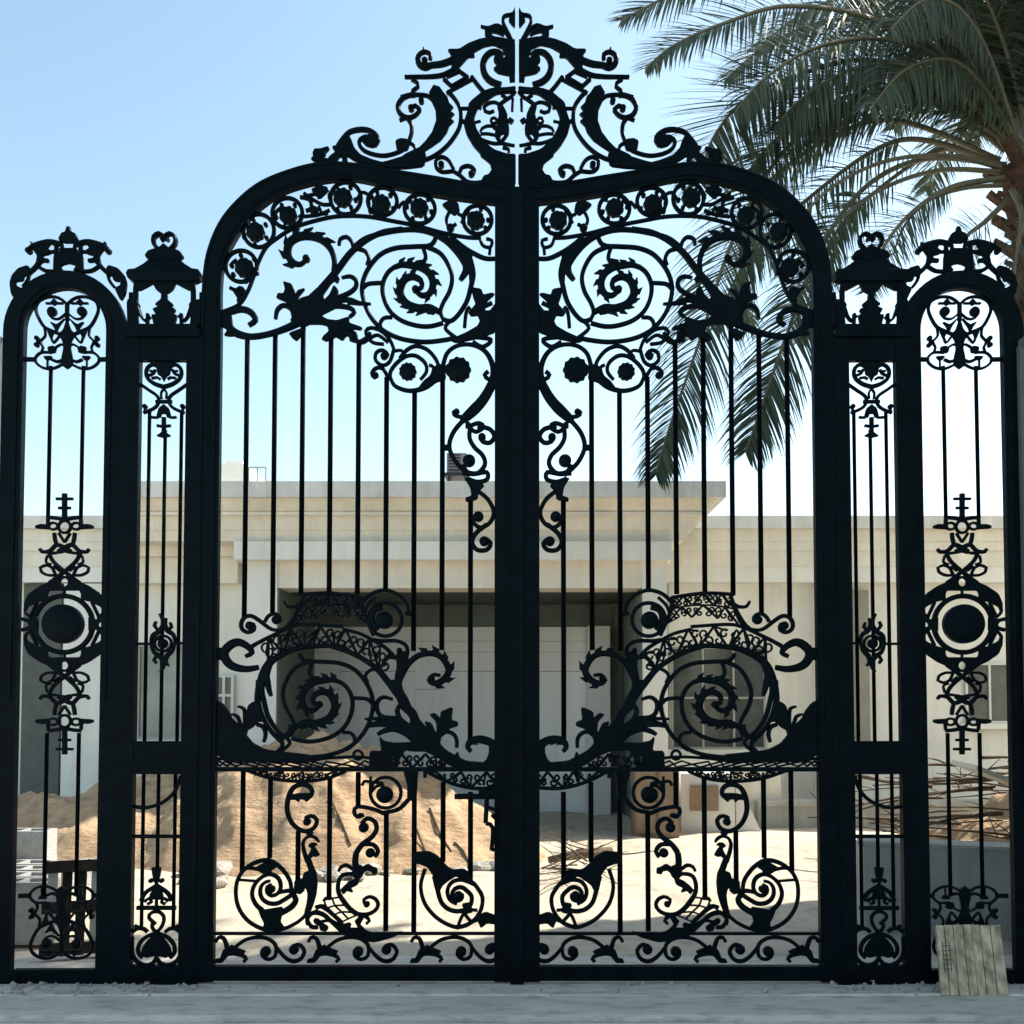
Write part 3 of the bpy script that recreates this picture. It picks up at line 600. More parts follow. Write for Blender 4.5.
leaf(1, 'left leaf of the black wrought iron gate, a drop latch by its inner stile')
leaf(-1, 'right leaf of the black wrought iron gate, palm fronds hanging behind it')

# ---------------------------------------------------------------- side panels
def side_panel(sgn, label, dx):
    SH = -5.0*M1*0 + dx
    root = empty('arched_panel', (sgn*W(60, 700).x+dx, 0, 0), label, 'gate panel', None)
    def PT(k): k.shift = dx; return k
    xo0 = lambda y: dn(5, 330, y); xi0 = lambda y: dn(25.5, 330, y); xo1 = lambda y: dn(127, 330, y); xi1 = lambda y: dn(107.8, 330, y)
    O = [(xo0(984),984),(xo0(700),700),(xo0(450),450)]; I = [(xi0(984),984),(xi0(700),700),(xi0(450),450)]
    for i in range(25):
        a = math.pi - math.pi*i/24
        O.append((66+61*math.cos(a), 333-61*math.sin(a))); I.append((66.6+41.1*math.cos(a), 331-41.5*math.sin(a)))
    O += [(xo1(450),450),(xo1(700),700),(xo1(984),984)]; I += [(xi1(450),450),(xi1(700),700),(xi1(984),984)]
    v, f = strip(sgn, O, I, 0, .024, dx=dx); m = MB(); m.v = v; m.f = f
    vbox(m, sgn, 18, 104, 800, 969, 990, -.023, .023, dx); m.build('frame', GP, root)
    k = PT(Iron(sgn, y=-.024, dep=.006))
    k.s_(V1, 2.0, [(a*.28+c*.72, b*.28+d*.72) for (a, b), (c, d) in zip(O[1:-1], I[1:-1])], raw=True)
    k.build('frame_bead', GP, root)
    bars(root, sgn, [(50,400,366,528),(82.7,400,366,528),(45.5,800,733,896),(77.5,800,733,896)], 4.2, dx)
    a = V(0, 225, 7.877)
    k = PT(Iron(sgn, sym=68.6, dep=.016))
    k.f_(a, [(465,115),(490,68),(518,60),(528,30),(540,18),(552,18),(552,142),(508,142),(492,122)]); k.s_(a, 20, [(482,125),(494,195)]); k.s_(a, 18, [(488,195),(552,195)])
    k.f_(a, [(430,235),(495,205),(552,200),(552,300),(500,312),(475,328),(500,365),(425,368)])
    k.d_(a, (228,205), 24); k.s_(a, [26,34,38,36,34], [(228,195),(262,168),(335,145),(400,135),(490,155)]); k.s_(a, [12,16], [(250,138),(262,180)])
    k.f_(a, [(260,190),(320,155),(395,155),(370,185),(415,215),(382,232),(338,242),(340,265),(385,272),(382,295),(335,292),(300,330),(285,320),(300,245)])
    k.s_(a, 24, [(305,330),(360,362),(440,368)]); k.s_(a, [30,30,28], [(312,290),(280,335),(215,395)]); k.s_(a, 26, [(445,160),(445,240)]); k.s_(a, 20, [(390,215),(440,210)])
    k.f_(a, [(82,460),(100,400),(150,345),(222,322),(248,372),(225,402),(192,400),(180,440),(122,448),(128,482),(172,502),(125,600),(92,540)]); k.s_(a, 18, [(232,385),(217,440),(180,490)])
    k.s_(a, 26, [(480,190),(500,225)])
    k.build('crest', GP, root)
    b = V(20, 280, 10.24)
    for fl, nm in ((False, 'tympanum_tracery'), (True, 'base_tracery')):
        class VV:
            s = 10.24
            def __call__(s_, p):
                x, y = b(p)
                if fl: x -= 5.5; y = 896 + (359.2-y)
                return (x, y)
        w = VV(); k = PT(Iron(sgn, sym=67.2 - (5.5 if fl else 0), dep=.012))
        k.s_(w, [24,22,22,22,22,22,24,26,28,30], [(483,255),(440,210),(370,176),(280,177),(192,222),(163,300),(192,390),(250,480),(335,525),(420,560)])
        k.s_(w, [12,16,18,20], [(475,340),(400,398),(330,390),(292,340)]); k.d_(w, (330,325), 48, n=16)
        k.s_(w, 16, [(268,240),(440,240)]); k.f_(w, [(315,235),(350,195),(390,235),(350,262)]); k.s_(w, 34, [(483,240),(483,420)])
        k.f_(w, [(486,385),(450,510),(400,555),(440,625),(452,700),(430,800),(428,870),(486,915)]); k.f_(w, [(310,430),(380,462),(465,390),(400,475),(375,535),(350,480)])
        k.s_(w, 17, [(250,485),(260,570),(210,632),(236,690),(218,745)]); k.d_(w, (175,598), 24, n=12); k.d_(w, (172,666), 24, n=12); k.d_(w, (192,634), 20, n=10)
        k.f_(w, [(280,515),(345,540),(320,612)]); k.s_(w, 16, [(325,600),(345,645),(405,575)]); k.f_(w, [(288,690),(340,678),(372,700),(360,745),(298,745)]); k.s_(w, 16, [(365,692),(420,660),(455,668)])
        k.s_(w, 20, [(440,860),(370,897),(300,912),(220,892),(162,842),(156,800),(200,752),(250,740),(325,745)]); k.s_(w, 24, [(325,815),(390,838),(450,812)]); k.f_(w, [(242,785),(332,782),(305,818),(270,818)])
        k.s_(w, 9, [(282,810),(282,900)]); k.s_(w, 38, [(45,812),(160,815)])
        k.build(nm, GP, root)
    c = V(15, 490, 7.88)
    k = PT(Iron(sgn, sym=64.6, flipy=624.0, dep=.012))
    k.s_(c, 34, [(391,28),(391,225)]); k.s_(c, 17, [(325,70),(395,70)]); k.s_(c, 17, [(343,142),(395,142)])
    k.s_(c, [18,34,34], [(165,292),(205,288),(275,292)]); k.s_(c, 24, [(262,215),(330,222),(395,236)]); k.s_(c, 20, [(262,220),(255,300)])
    k.ring(c, (391,290), 48, 17); k.ring(c, (300,285), 36, 15, 26); k.s_(c, 16, [(345,340),(391,412)]); k.s_(c, [24,26,24], [(310,338),(315,385),(330,440)])
    k.s_(c, [36,28,26,24,20], [(391,458),(330,432),(275,480),(215,487),(195,465)]); k.f_(c, [(335,470),(391,450),(391,490),(340,502)]); k.s_(c, 18, [(290,500),(330,495)])
    k.s_(c, 24, [(262,485),(302,562),(391,642)]); k.s_(c, 13, [(255,515),(245,570),(285,585)]); k.s_(c, 17, [(245,592),(200,612),(208,645),(262,672),(325,670)]); k.s_(c, 17, [(245,592),(292,612),(322,672)]); k.s_(c, 13, [(305,600),(352,640)])
    k.s_(c, 28, [(391,640),(332,690),(270,735)]); k.ring(c, (388,728), 42, 15)
    k.f_(c, [(265,730),(335,695),(350,740),(391,770),(391,790),(270,790),(255,820),(258,862),(180,880),(100,920),(85,965),(75,900),(108,820),(200,758)])
    k.s_(c, 17, [(95,890),(82,960),(130,1010)]); k.s_(c, 20, [(175,885),(120,1000)]); k.s_(c, 18, [(230,850),(270,880)]); k.s_(c, 13, [(391,790),(391,850)])
    k.build('medallion_scroll', GP, root)
    k = PT(Iron(sgn, sym=63.6, dep=.013))
    k.ring(V1, (63.6,624.2), 29.2, 4.2, 28.2); k.f_(V1, [(24,618),(33,620),(38,616),(38,632),(33,629),(24,631),(30,625)])
    k.s_(V1, 3.2, [(22,619),(34,622)]); k.s_(V1, 3.2, [(22,630),(34,627)])
    k.build('medallion_ring', GP, root)
    k = PT(Iron(sgn, dep=.016)); k.d_(V1, (63.2,624), 20.6, 19.6, n=36); k.build('medallion_boss', GP, root)
    return root
side_panel(1, 'narrow arched iron panel at the left end, concrete blocks stacked behind it', 0.0)
side_panel(-1, 'narrow arched iron panel at the right end, a wooden board leaning on it', -0.042)

# ---------------------------------------------------------------- lantern pillars
def pillar(sgn, label, dx):
    root = empty('gate_pillar', (sgn*W(160, 700).x+dx, 0, 0), label, 'pillar', None)
    def PT(k): k.shift = dx; return k
    m = MB()
    vbox(m, sgn, 124, 140.6, 400, 336, 992, -.026, .026, dx); vbox(m, sgn, 187.2, 202.6, 400, 336, 992, -.026, .026, dx)
    vbox(m, sgn, 139, 188, 400, 336, 361.5, -.022, .022, dx); vbox(m, sgn, 132, 190, 757, 741, 774, -.023, .023, dx); vbox(m, sgn, 130, 188, 970, 965, 989, -.024, .024, dx)
    m.build('post_frame', GP, root)
    m = MB(); vbox(m, sgn, 127, 201.5, 340, 331, 338.5, -.04, .04, dx); vbox(m, sgn, 129, 199, 340, 327, 331, -.034, .034, dx); m.build('cap', GP, root)
    m = MB(); vbox(m, sgn, 138, 190, 970, 979.5, 983, -.04, -.0245, dx); vbox(m, sgn, 138, 190, 970, 973, 975.5, -.034, -.0245, dx); m.build('moulding', GP, root)
    bars(root, sgn, [(148,500,410,741),(164,500,430,741),(180.2,500,410,741),(142.5,840,774,928),(157.5,840,774,872),(174.3,840,774,928)], 3.9, dx)
    h = V(125, 350, 10.24)
    k = PT(Iron(sgn, sym=163.9, dep=.012))
    k.s_(h, [40,36,32,32,32,32,34,34], [(398,378),(310,350),(240,300),(217,240),(232,182),(280,150),(330,168),(362,215)]); k.f_(h, [(330,190),(402,150),(402,330),(375,270),(340,250)])
    k.f_(h, [(235,85),(402,85),(402,200),(350,185),(300,112),(245,125)]); k.s_(h, 22, [(240,262),(290,242),(312,200)]); k.s_(h, 20, [(275,290),(330,282),(360,300)]); k.s_(h, 16, [(255,215),(300,220)])
    k.s_(h, 26, [(150,345),(250,415),(320,462),(346,505),(335,560),(290,602),(190,645)]); k.d_(h, (205,580), 25, n=12); k.s_(h, 20, [(205,580),(205,650)]); k.s_(h, 30, [(315,530),(402,530)])
    k.f_(h, [(402,555),(350,600),(328,680),(362,692),(372,652),(402,652)]); k.s_(h, 20, [(270,688),(330,692),(365,660)]); k.s_(h, 36, [(398,690),(398,880)]); k.s_(h, 22, [(328,775),(402,785)]); k.f_(h, [(402,800),(375,850),(325,880),(402,898)])
    k.s_(h, 16, [(398,400),(370,440),(375,500)])
    k.build('heart_scroll', GP, root)
    k = PT(Iron(sgn, dep=.012))
    k.ring(V1, (163,643.5), 8.6, 2.2, 7.8); k.d_(V1, (163,643.5), 5.0, n=16)
    k.s_(V1, [2,3.5,4.5,4,3,1.6], [(151,644.5),(152.5,636),(159,631.5),(163,625.5),(162.5,619),(159.5,614)]); k.s_(V1, [2,3.5,4.5,3.5,1.8], [(175,642.5),(173.5,635),(167.5,630.5),(165,624),(166.5,618)])
    k.s_(V1, [2,3,2], [(158,630),(154.5,625.5),(156.5,621.5)]); k.s_(V1, [2,3,2], [(168,630),(171.5,627),(170,622.5)])
    k.s_(V1, [2,3.5,4.5,4,3,1.6], [(151,644.5),(154,652),(160,656.5),(163.5,662),(163,668),(160,672)]); k.s_(V1, [2,3.5,4.5,3,1.6], [(175,642.5),(172,651),(167,656),(166,662),(169,666)])
    k.s_(V1, [2,3,2], [(157,655.5),(154,660),(156.5,663.5)]); k.s_(V1, 3, [(152.5,636),(157,639),(160,637)]); k.s_(V1, 3, [(173,651),(169,649),(167,651)])
    k.s_(V1, 2.0, [(136,643.8),(152,643.8)]); k.s_(V1, 2.0, [(174,643.2),(189,643.2)])
    k.build('mid_ornament', GP, root)
    k = PT(Iron(sgn, dep=.010))
    k.s_(V1, 3, [(132,806),(142,807.5),(152,806.5),(165,801),(175,791),(181,776)]); k.s_(V1, 3, [(131,836.3),(182,836.3)]); k.build('brace', GP, root)
    i = V(125, 860, 7.314)
    k = PT(Iron(sgn, sym=156.5, dep=.013))
    k.f_(i, [(232,530),(170,585),(130,640),(122,690),(160,712),(205,700),(232,705)]); k.s_(i, 24, [(230,535),(155,562),(105,615),(98,675),(130,715)])
    k.s_(i, [26,24,24,22], [(55,525),(95,500),(140,505),(165,528)]); k.s_(i, 26, [(52,560),(52,680),(88,742),(150,770),(205,752),(232,715)]); k.s_(i, 20, [(70,480),(100,495)])
    k.s_(i, 26, [(88,350),(235,350)]); k.s_(i, 26, [(118,300),(150,240),(232,185)]); k.f_(i, [(232,190),(190,240),(180,275),(205,290),(232,270)]); k.s_(i, 17, [(145,305),(172,280),(195,308),(165,320)]); k.s_(i, 14, [(232,270),(232,345)])
    k.f_(i, [(198,55),(232,55),(232,200),(215,150),(205,105)]); k.d_(i, (192,150), 17, n=12)
    k.build('spade_scroll', GP, root)
    k = PT(Iron(sgn, dep=.012)); k.s_(i, 20, [(225,470),(175,420),(195,385),(250,380),(285,420),(272,480),(230,525),(198,490),(205,450)]); k.build('twist', GP, root)
    # lantern: lofted hood with a pierced body
    g = V(120, 225, 8.533)
    prof = [(290,118,118),(345,182,150),(386,246,190),(398,304,240),(430,320,252),(470,305,240),(492,268,215)]
    mb = MB(); cx = sgn*W(164.6, 300).x+dx
    for yy, hw, hd in prof:
        z = Z_(225+yy/8.533, 0); a = hw/8.533*M1; d_ = hd/8.533*M1*.22
        mb.v += [(cx-a, -d_, z), (cx+a, -d_, z), (cx+a, d_, z), (cx-a, d_, z)]
    for r in range(len(prof)-1):
        for e in range(4): mb.f.append((4*r+e, 4*r+(e+1)%4, 4*r+4+(e+1)%4, 4*r+4+e))
    mb.f.append((0,1,2,3)); n = 4*(len(prof)-1); mb.f.append((n,n+1,n+2,n+3))
    lan = mb.build('lantern', GP, root)
    k = PT(Iron(sgn, sym=164.6, y=0, dep=.02))
    k.f_(g, [(385,500),(285,498),(225,530),(170,558),(120,552),(125,500),(200,470),(385,460)]); k.f_(g, [(385,490),(285,498),(312,552),(352,582),(385,582)])
    k.f_(g, [(385,575),(360,590),(358,640),(305,682),(342,700),(285,722),(315,770),(275,772),(302,880),(385,880)]); k.s_(g, 34, [(135,545),(135,660)])
    k.f_(g, [(66,640),(142,648),(170,690),(150,705),(178,760),(150,770),(160,880),(72,880)]); k.s_(g, 20, [(150,690),(180,780)]); k.s_(g, 22, [(235,870),(238,760)]); k.s_(g, 16, [(180,780),(215,820),(260,780)])
    k.build('lantern_body', GP, lan)
    k = PT(Iron(sgn, sym=164.6, y=0, dep=.024))
    k.s_(g, 28, [(330,210),(292,165),(290,108),(335,75),(380,108),(348,128)]); k.f_(g, [(300,215),(345,200),(385,165),(385,225),(300,235)])
    k.f_(g, [(222,268),(250,230),(300,213),(385,208),(385,300),(262,300),(232,284)])
    k.build('lantern_finial', GP, lan)
    m = MB(); vbox(m, sgn, 127.5, 199, 330, 326, 332, -.037, .037, dx)
    m.build('lantern_base', GP, lan)
    m = MB()
    for sx in (-1, 1): m.box(cx+sx*.205-.015, cx+sx*.205+.015, .03, .05, Z_(328,0), Z_(290,0))
    m.build('lantern_post', GP, lan)
    m = MB(); vbox(m, sgn, 186, 199, 985, 980, 999, -.045, -.0265, dx); m.build('drop_bolt', GP, root)
    return root
pillar(1, 'dark iron pillar with lantern top left of the double gate', 0.0)
pillar(-1, 'dark iron pillar with lantern top right of the double gate, a palm frond behind its hood', 0.008)
# ---------------------------------------------------------------- materials of the place
mat('stucco', (.78,.73,.62), .85, .2, 2.2, .08, .25, 60, streak=.09)
mat('stucco_pale', (.80,.78,.71), .85, .2, 1.6, .07, .2, 60, streak=.08)
mat('parapet_grey', (.72,.70,.64), .85, .2, 3.0, .09, .25, 50, streak=.22)
mat('stucco_wall', (.78,.765,.69), .85, .2, 1.2, .08, .25, 60, streak=.09)
mat('door_white', (.80,.80,.765), .55, .3, 2.5, .04, streak=.08)
mat('olive', (.30,.295,.24), .8, .2, 3, .1)
mat('pale_glass', (.26,.29,.255), .25, .4, 2, .25)
mat('reveal_and_shade', (.135,.165,.14), .8, .2, 3, .15)
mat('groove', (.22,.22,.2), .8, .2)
mat('soffit_shade', (.075,.092,.078), .8, .2, 3, .2)  # porch shade put into the colour of the ceiling
mat('dark_glass', (.085,.095,.085), .10, .5, 1.2, .5)
mat('shutter', (.10,.11,.098), .6, .3, 5, .15)
mat('frame_white', (.62,.62,.58), .5, .3)
mat('pallet_wood', (.035,.026,.02), .8, .2, 8, .3, .2, 40)
mat('brown_wood', (.13,.075,.045), .7, .25, 8, .25, .2, 40)
mat('cabinet_wood', (.24,.175,.12), .75, .25, 8, .2, .2, 40)
mat('ac_grey', (.20,.21,.215), .6, .3, 9, .1)
mat('black_metal', (.02,.02,.02), .5, .3)
mat('block', (.40,.395,.37), .92, .2, 14, .14, .5, 70)
mat('dry_branch', (.13,.095,.065), .9, .1, 25, .35, .4, 60)
mat('pale_plank', (.62,.58,.50), .8, .2, 10, .1)
mat('stone', (.36,.33,.28), .92, .2, 12, .3, .5, 40)
mat('window_bar', (.34,.34,.31), .5, .3)
mat('concrete_wall', (.40,.40,.365), .9, .2, 4, .12, .35, 40, streak=.2)
mat('board', (.30,.26,.19), .8, .2, 4, .2)
mat('pole_steel', (.3,.3,.3), .5, .4)

def noise_mix_mat(name, c1, c2, c3, s1, s2, rough=.9, bump=.4, bs=30, stretch=None):
    m = bpy.data.materials.new(name); m.use_nodes = True; nt = m.node_tree; b = nt.nodes['Principled BSDF']
    b.inputs['Roughness'].default_value = rough; b.inputs['Specular IOR Level'].default_value = .2
    tc = nt.nodes.new('ShaderNodeTexCoord'); mp = nt.nodes.new('ShaderNodeMapping'); nt.links.new(tc.outputs['Object'], mp.inputs['Vector'])
    if stretch: mp.inputs['Scale'].default_value = stretch
    def nz(s, d=8, r=.6):
        n = nt.nodes.new('ShaderNodeTexNoise'); n.inputs['Scale'].default_value = s; n.inputs['Detail'].default_value = d; n.inputs['Roughness'].default_value = r
        nt.links.new(mp.outputs['Vector'], n.inputs['Vector']); return n
    a, d = nz(s1), nz(s2)
    r1 = nt.nodes.new('ShaderNodeValToRGB'); r1.color_ramp.elements[0].position = .35; r1.color_ramp.elements[1].position = .65
    r1.color_ramp.elements[0].color = (*c1, 1); r1.color_ramp.elements[1].color = (*c2, 1); nt.links.new(a.outputs['Fac'], r1.inputs['Fac'])
    r2 = nt.nodes.new('ShaderNodeValToRGB'); r2.color_ramp.elements[0].position = .5; r2.color_ramp.elements[1].position = .72
    nt.links.new(d.outputs['Fac'], r2.inputs['Fac'])
    mx = nt.nodes.new('ShaderNodeMix'); mx.data_type = 'RGBA'; mx.inputs['B'].default_value = (*c3, 1)
    nt.links.new(r2.outputs['Color'], mx.inputs['Factor']); nt.links.new(r1.outputs['Color'], mx.inputs['A'])
    nt.links.new(mx.outputs['Result'], b.inputs['Base Color'])
    e = nz(bs, 10, .65); bp = nt.nodes.new('ShaderNodeBump'); bp.inputs['Strength'].default_value = bump; bp.inputs['Distance'].default_value = .04
    nt.links.new(e.outputs['Fac'], bp.inputs['Height']); nt.links.new(bp.outputs['Normal'], b.inputs['Normal'])
    MAT[name] = m; return m
noise_mix_mat('yard_ground', (.445,.385,.29), (.545,.48,.375), (.35,.295,.22), .7, 5.0, bump=.5, bs=9)
noise_mix_mat('sand', (.42,.275,.16), (.56,.395,.245), (.30,.195,.12), 1.3, 6.0, bump=1.0, bs=10, stretch=(1,1,3.0))
noise_mix_mat('paving', (.60,.555,.475), (.73,.68,.59), (.48,.44,.375), 1.2, 3.5, rough=.62, bump=.25, bs=28, stretch=(.45,1.6,1))
noise_mix_mat('threshold_concrete', (.54,.505,.43), (.68,.63,.545), (.36,.33,.28), 2.2, 7, rough=.8, bump=.5, bs=30, stretch=(.7,2,1))

# ---------------------------------------------------------------- ground
def grid(name, x0, x1, y0, y1, nx, ny, h, m, kind='structure'):
    vs = []; fs = []
    for j in range(ny+1):
        for i in range(nx+1):
            x = x0+(x1-x0)*i/nx; y = y0+(y1-y0)*j/ny; vs.append((x, y, h(x, y)))
    for j in range(ny):
        for i in range(nx):
            a = j*(nx+1)+i; fs.append((a, a+1, a+nx+2, a+nx+1))
    o = mesh_obj(name, vs, fs, m, smooth=True); tag(o, kind=kind); return o
def gh(x, y):
    f = max(0.0, min(1.0, (y-.55)/.8))
    far = max(0.0, min(1.0, (14-y)/4))
    return -0.004*(1-f) + f*far*(.05*noise.noise((x*.8, y*.8, 3.1)) + .03*noise.noise((x*2.6, y*2.6, 1.2)) + .012*noise.noise((x*8, y*8, 7.7)))
me_far = mesh_obj('ground', [(-600,-600,-.06),(600,-600,-.06),(600,900,-.06),(-600,900,-.06)], [(0,1,2,3)], 'yard_ground'); tag(me_far, kind='structure')
grid('yard', -14, 14, .55, 15, 220, 130, gh, 'yard_ground')
def ph(x, y): return .004*noise.noise((x*1.4, y*2.2, .4)) + .003*noise.noise((x*5, y*9, 2.4))
grid('pavement', -12, 12, -14, -.62, 120, 70, lambda x, y: -.012+ph(x, y), 'paving')
# threshold strip with a worn edge and joints
def edge(x): return -.60 + .02*noise.noise((x*2.1, 0, 5)) + .012*noise.noise((x*9, 0, 5))
vs = []; fs = []
n = 260
for i in range(n+1):
    x = -12+24*i/n; e = edge(x); z = .012+.003*noise.noise((x*4, 1, 1))
    vs += [(x, .62, -.03), (x, .58, z), (x, .1, z), (x, -.2, z+.002*noise.noise((x*6, 2, 1))), (x, e+.025, z), (x, e, z-.014), (x, e-.01, -.05)]
for i in range(n):
    for k in range(6): a = 7*i+k; fs.append((a, a+1, a+8, a+7))
tag(mesh_obj('threshold', vs, fs, 'threshold_concrete', smooth=False), kind='structure')
# second shallow lip nearer the street
vs = []; fs = []
for i in range(n+1):
    x = -12+24*i/n; e = -.245 + .012*noise.noise((x*1.7, 4, 5)) + .006*noise.noise((x*11, 4, 5))
    hh = .011 if noise.noise((x*.55, 9, 2)) > -.15 else .004
    vs += [(x, e+.03, .010), (x, e+.012, .012+hh), (x, e, .011+hh), (x, e-.008, .008)]
for i in range(n):
    for k in range(3): a = 4*i+k; fs.append((a, a+1, a+5, a+4))
tag(mesh_obj('kerb', vs, fs, 'threshold_concrete'), kind='structure')
# grit and chips by the pillar feet
g = MB(); rg = random.Random(5)
for i in range(420):
    s = rg.choice((-1, 1)); x = s*(1.75+1.5*rg.random()) if i % 5 else rg.uniform(-2.8, 2.8); y = -.03-.22*rg.random()**1.5; r = .0025+.010*rg.random()**3
    ax = Vector((rg.random()-.5, rg.random()-.5, rg.random()-.5)).normalized(); bx = ax.orthogonal().normalized()
    g.obox((x, y, .012+r*.3), ax, bx, ax.cross(bx), r*1.5, r, r*.7)
tag(g.build('gravel', 'stone'), 'grit and small chips swept along the foot of the gate', 'gravel', kind='stuff')

# ---------------------------------------------------------------- the house
H0 = empty('villa', (0, 7.5, 0), 'single storey cream house with stepped cornices and a deep porch', 'house')
def px_box(x0, x1, y0, y1, Y, dep, m=None):
    return (X_(x0, Y), X_(x1, Y), Y, Y+dep, Z_(y1, Y) if y1 is not None else -.1, Z_(y0, Y))
def hp(name, boxes, m, parent=None):
    mb = MB()
    for b in boxes: mb.box(*b)
    o = mb.build(name, m, parent or H0)
    return o
RB = 11.0
# main block stack, every course a little further back
xl, = (X_(120, 6.0),)
def course(y0, y1, xr_px, Y, xl_px=120): return (X_(xl_px, Y), X_(xr_px, Y), Y, RB, Z_(y1, Y), Z_(y0, Y))
hp('parapet', [course(481, 497, 728, 6.0)], 'parapet_grey')
# cove: sloped course under the parapet
def cove(name, y0, y1, xr0, xr1, Y0, Y1, m, xl0=121, xl1=124):
    z0, z1 = Z_(y0, Y0), Z_(y1, Y1)
    a0, a1, b0, b1 = X_(xl0, Y0), X_(xr0, Y0), X_(xl1, Y1), X_(xr1, Y1)
    vs = [(a0,Y0,z0),(a1,Y0,z0),(a1,RB-.01,z0),(a0,RB-.01,z0),(b0,Y1,z1),(b1,Y1,z1),(b1,RB-.01,z1),(b0,RB-.01,z1)]
    return mesh_obj(name, vs, [(0,1,2,3),(4,5,6,7),(0,1,5,4),(1,2,6,5),(2,3,7,6),(3,0,4,7)], m, H0)
cove('cornice', 497.2, 511.5, 722, 707, 6.06, 6.2, 'stucco')
hp('cornice', [course(511.7, 515, 706, 6.18)], 'stucco'); cove('cornice', 515.2, 530, 702, 694, 6.24, 6.3, 'stucco'); cove('cornice', 530.2, 541, 692, 684, 6.32, 6.36, 'stucco')
hp('beam', [(X_(232, 6.26), X_(673, 6.26), 6.26, 8.6, Z_(559.5, 6.26), Z_(541.2, 6.26))], 'stucco_pale')
hp('lintel', [(X_(246, 6.42), X_(667, 6.42), 6.42, 6.9, Z_(588, 6.42), Z_(559.7, 6.42))], 'stucco')
hp('ceiling', [(X_(277, 6.42), X_(642, 6.42), 6.9, 8.6, Z_(588, 6.42)+.01, Z_(588, 6.42)+.14)], 'soffit_shade')
hp('pilaster', [(X_(246, 6.4), X_(276, 6.4), 6.40, 8.58, -.1, Z_(559.7, 6.42))], 'stucco_pale')
hp('pilaster', [(X_(643, 6.4), X_(668, 6.4), 6.40, 8.58, -.1, Z_(559.7, 6.42))], 'stucco_pale')
hp('porch_wall', [(X_(276, 8.62), X_(668, 8.62), 8.62, 9.0, -.1, Z_(541, 6.3)+.02)], 'stucco_wall')
hp('porch_shade_strip', [(X_(314, 8.56), X_(612, 8.56), 8.56, 8.61, Z_(626, 8.56), Z_(588, 6.42)-.0)], 'reveal_and_shade')  # dark strip over the door standing in for the porch's shade
hp('reveal_panel', [(X_(276, 6.4)+.002, X_(276, 6.4)+.02, 6.43, 8.55, -.05, Z_(588.2, 6.42))], 'reveal_and_shade'); hp('reveal_panel', [(X_(643, 6.4)-.02, X_(643, 6.4)-.002, 6.43, 8.55, -.05, Z_(588.2, 6.42))], 'reveal_and_shade'); hp('reveal_panel', [(X_(611, 8.6), X_(643, 6.4)-.021, 8.59, 8.615, -.05, Z_(588.2, 6.42))], 'reveal_and_shade')
# broad pale garage door: leaf panels with shadow gaps
gd = hp('garage_door', [(X_(313.5, 8.58), X_(609, 8.58), 8.575, 8.615, -.1, Z_(626.2, 8.58))], 'groove')
xs = [314, 340, 415, 441, 497, 538, 586]
for i in range(len(xs)-1):
    for (a, b) in ((627, 641), (641.4, 652), (652.4, 671 if i % 2 else 689), (671.6 if i % 2 else 689.6, 840)):
        hp('door_panel', [(X_(xs[i], 8.54)+.0015, X_(xs[i+1], 8.54)-.0015, 8.54+(.012 if a == 642 else 0), 8.574, Z_(b, 8.54), Z_(a, 8.54))], 'door_white', gd)
hp('column', [(X_(587, 8.3), X_(609.5, 8.3), 8.2, 8.53, -.1, Z_(626.5, 8.3))], 'frame_white')
# left return wall beside the porch and its small barred window
hp('side_wall', [(X_(110, 7.1), X_(246, 7.1)+.2, 7.1, 9, -.1, Z_(556, 7.1))], 'stucco_wall')
hp('cornice', [(X_(112, 6.9), X_(236, 6.9), 6.9, 9, Z_(583, 6.9), Z_(556.3, 6.9))], 'stucco'); hp('cornice', [(X_(112, 6.75), X_(234, 6.75), 6.75, 9, Z_(556, 6.75), Z_(541.4, 6.75))], 'stucco')
def window(x0, x1, y0, y1, Y, nx, ny, fr='frame_white', gl='dark_glass', t=.035):
    o = hp('window', [(X_(x0, Y), X_(x1, Y), Y-.01, Y+.02, Z_(y1, Y), Z_(y0, Y))], gl)
    b = []; a0, a1, c0, c1 = X_(x0, Y), X_(x1, Y), Z_(y1, Y), Z_(y0, Y)
    for i in range(nx+1):
        x = a0+(a1-a0)*i/nx; b.append((x-t/2, x+t/2, Y-.04, Y-.012, c0-t/2, c1+t/2))
    for j in range(ny+1):
        z = c0+(c1-c0)*j/ny; b.append((a0-t/2+.003, a1+t/2-.003, Y-.037, Y-.0135, z-t/2, z+t/2))
    hp('window_frame', b, fr, o)
    hp('sill', [(a0-.08, a1+.08, Y-.10, Y-.005, c0-.10, c0-t/2-.003)], 'stucco_pale', o)
    return o
window(207, 233, 676, 734, 7.08, 3, 3)
window(139, 186, 646, 738, 7.08, 1, 1, gl='pale_glass', fr='window_bar')
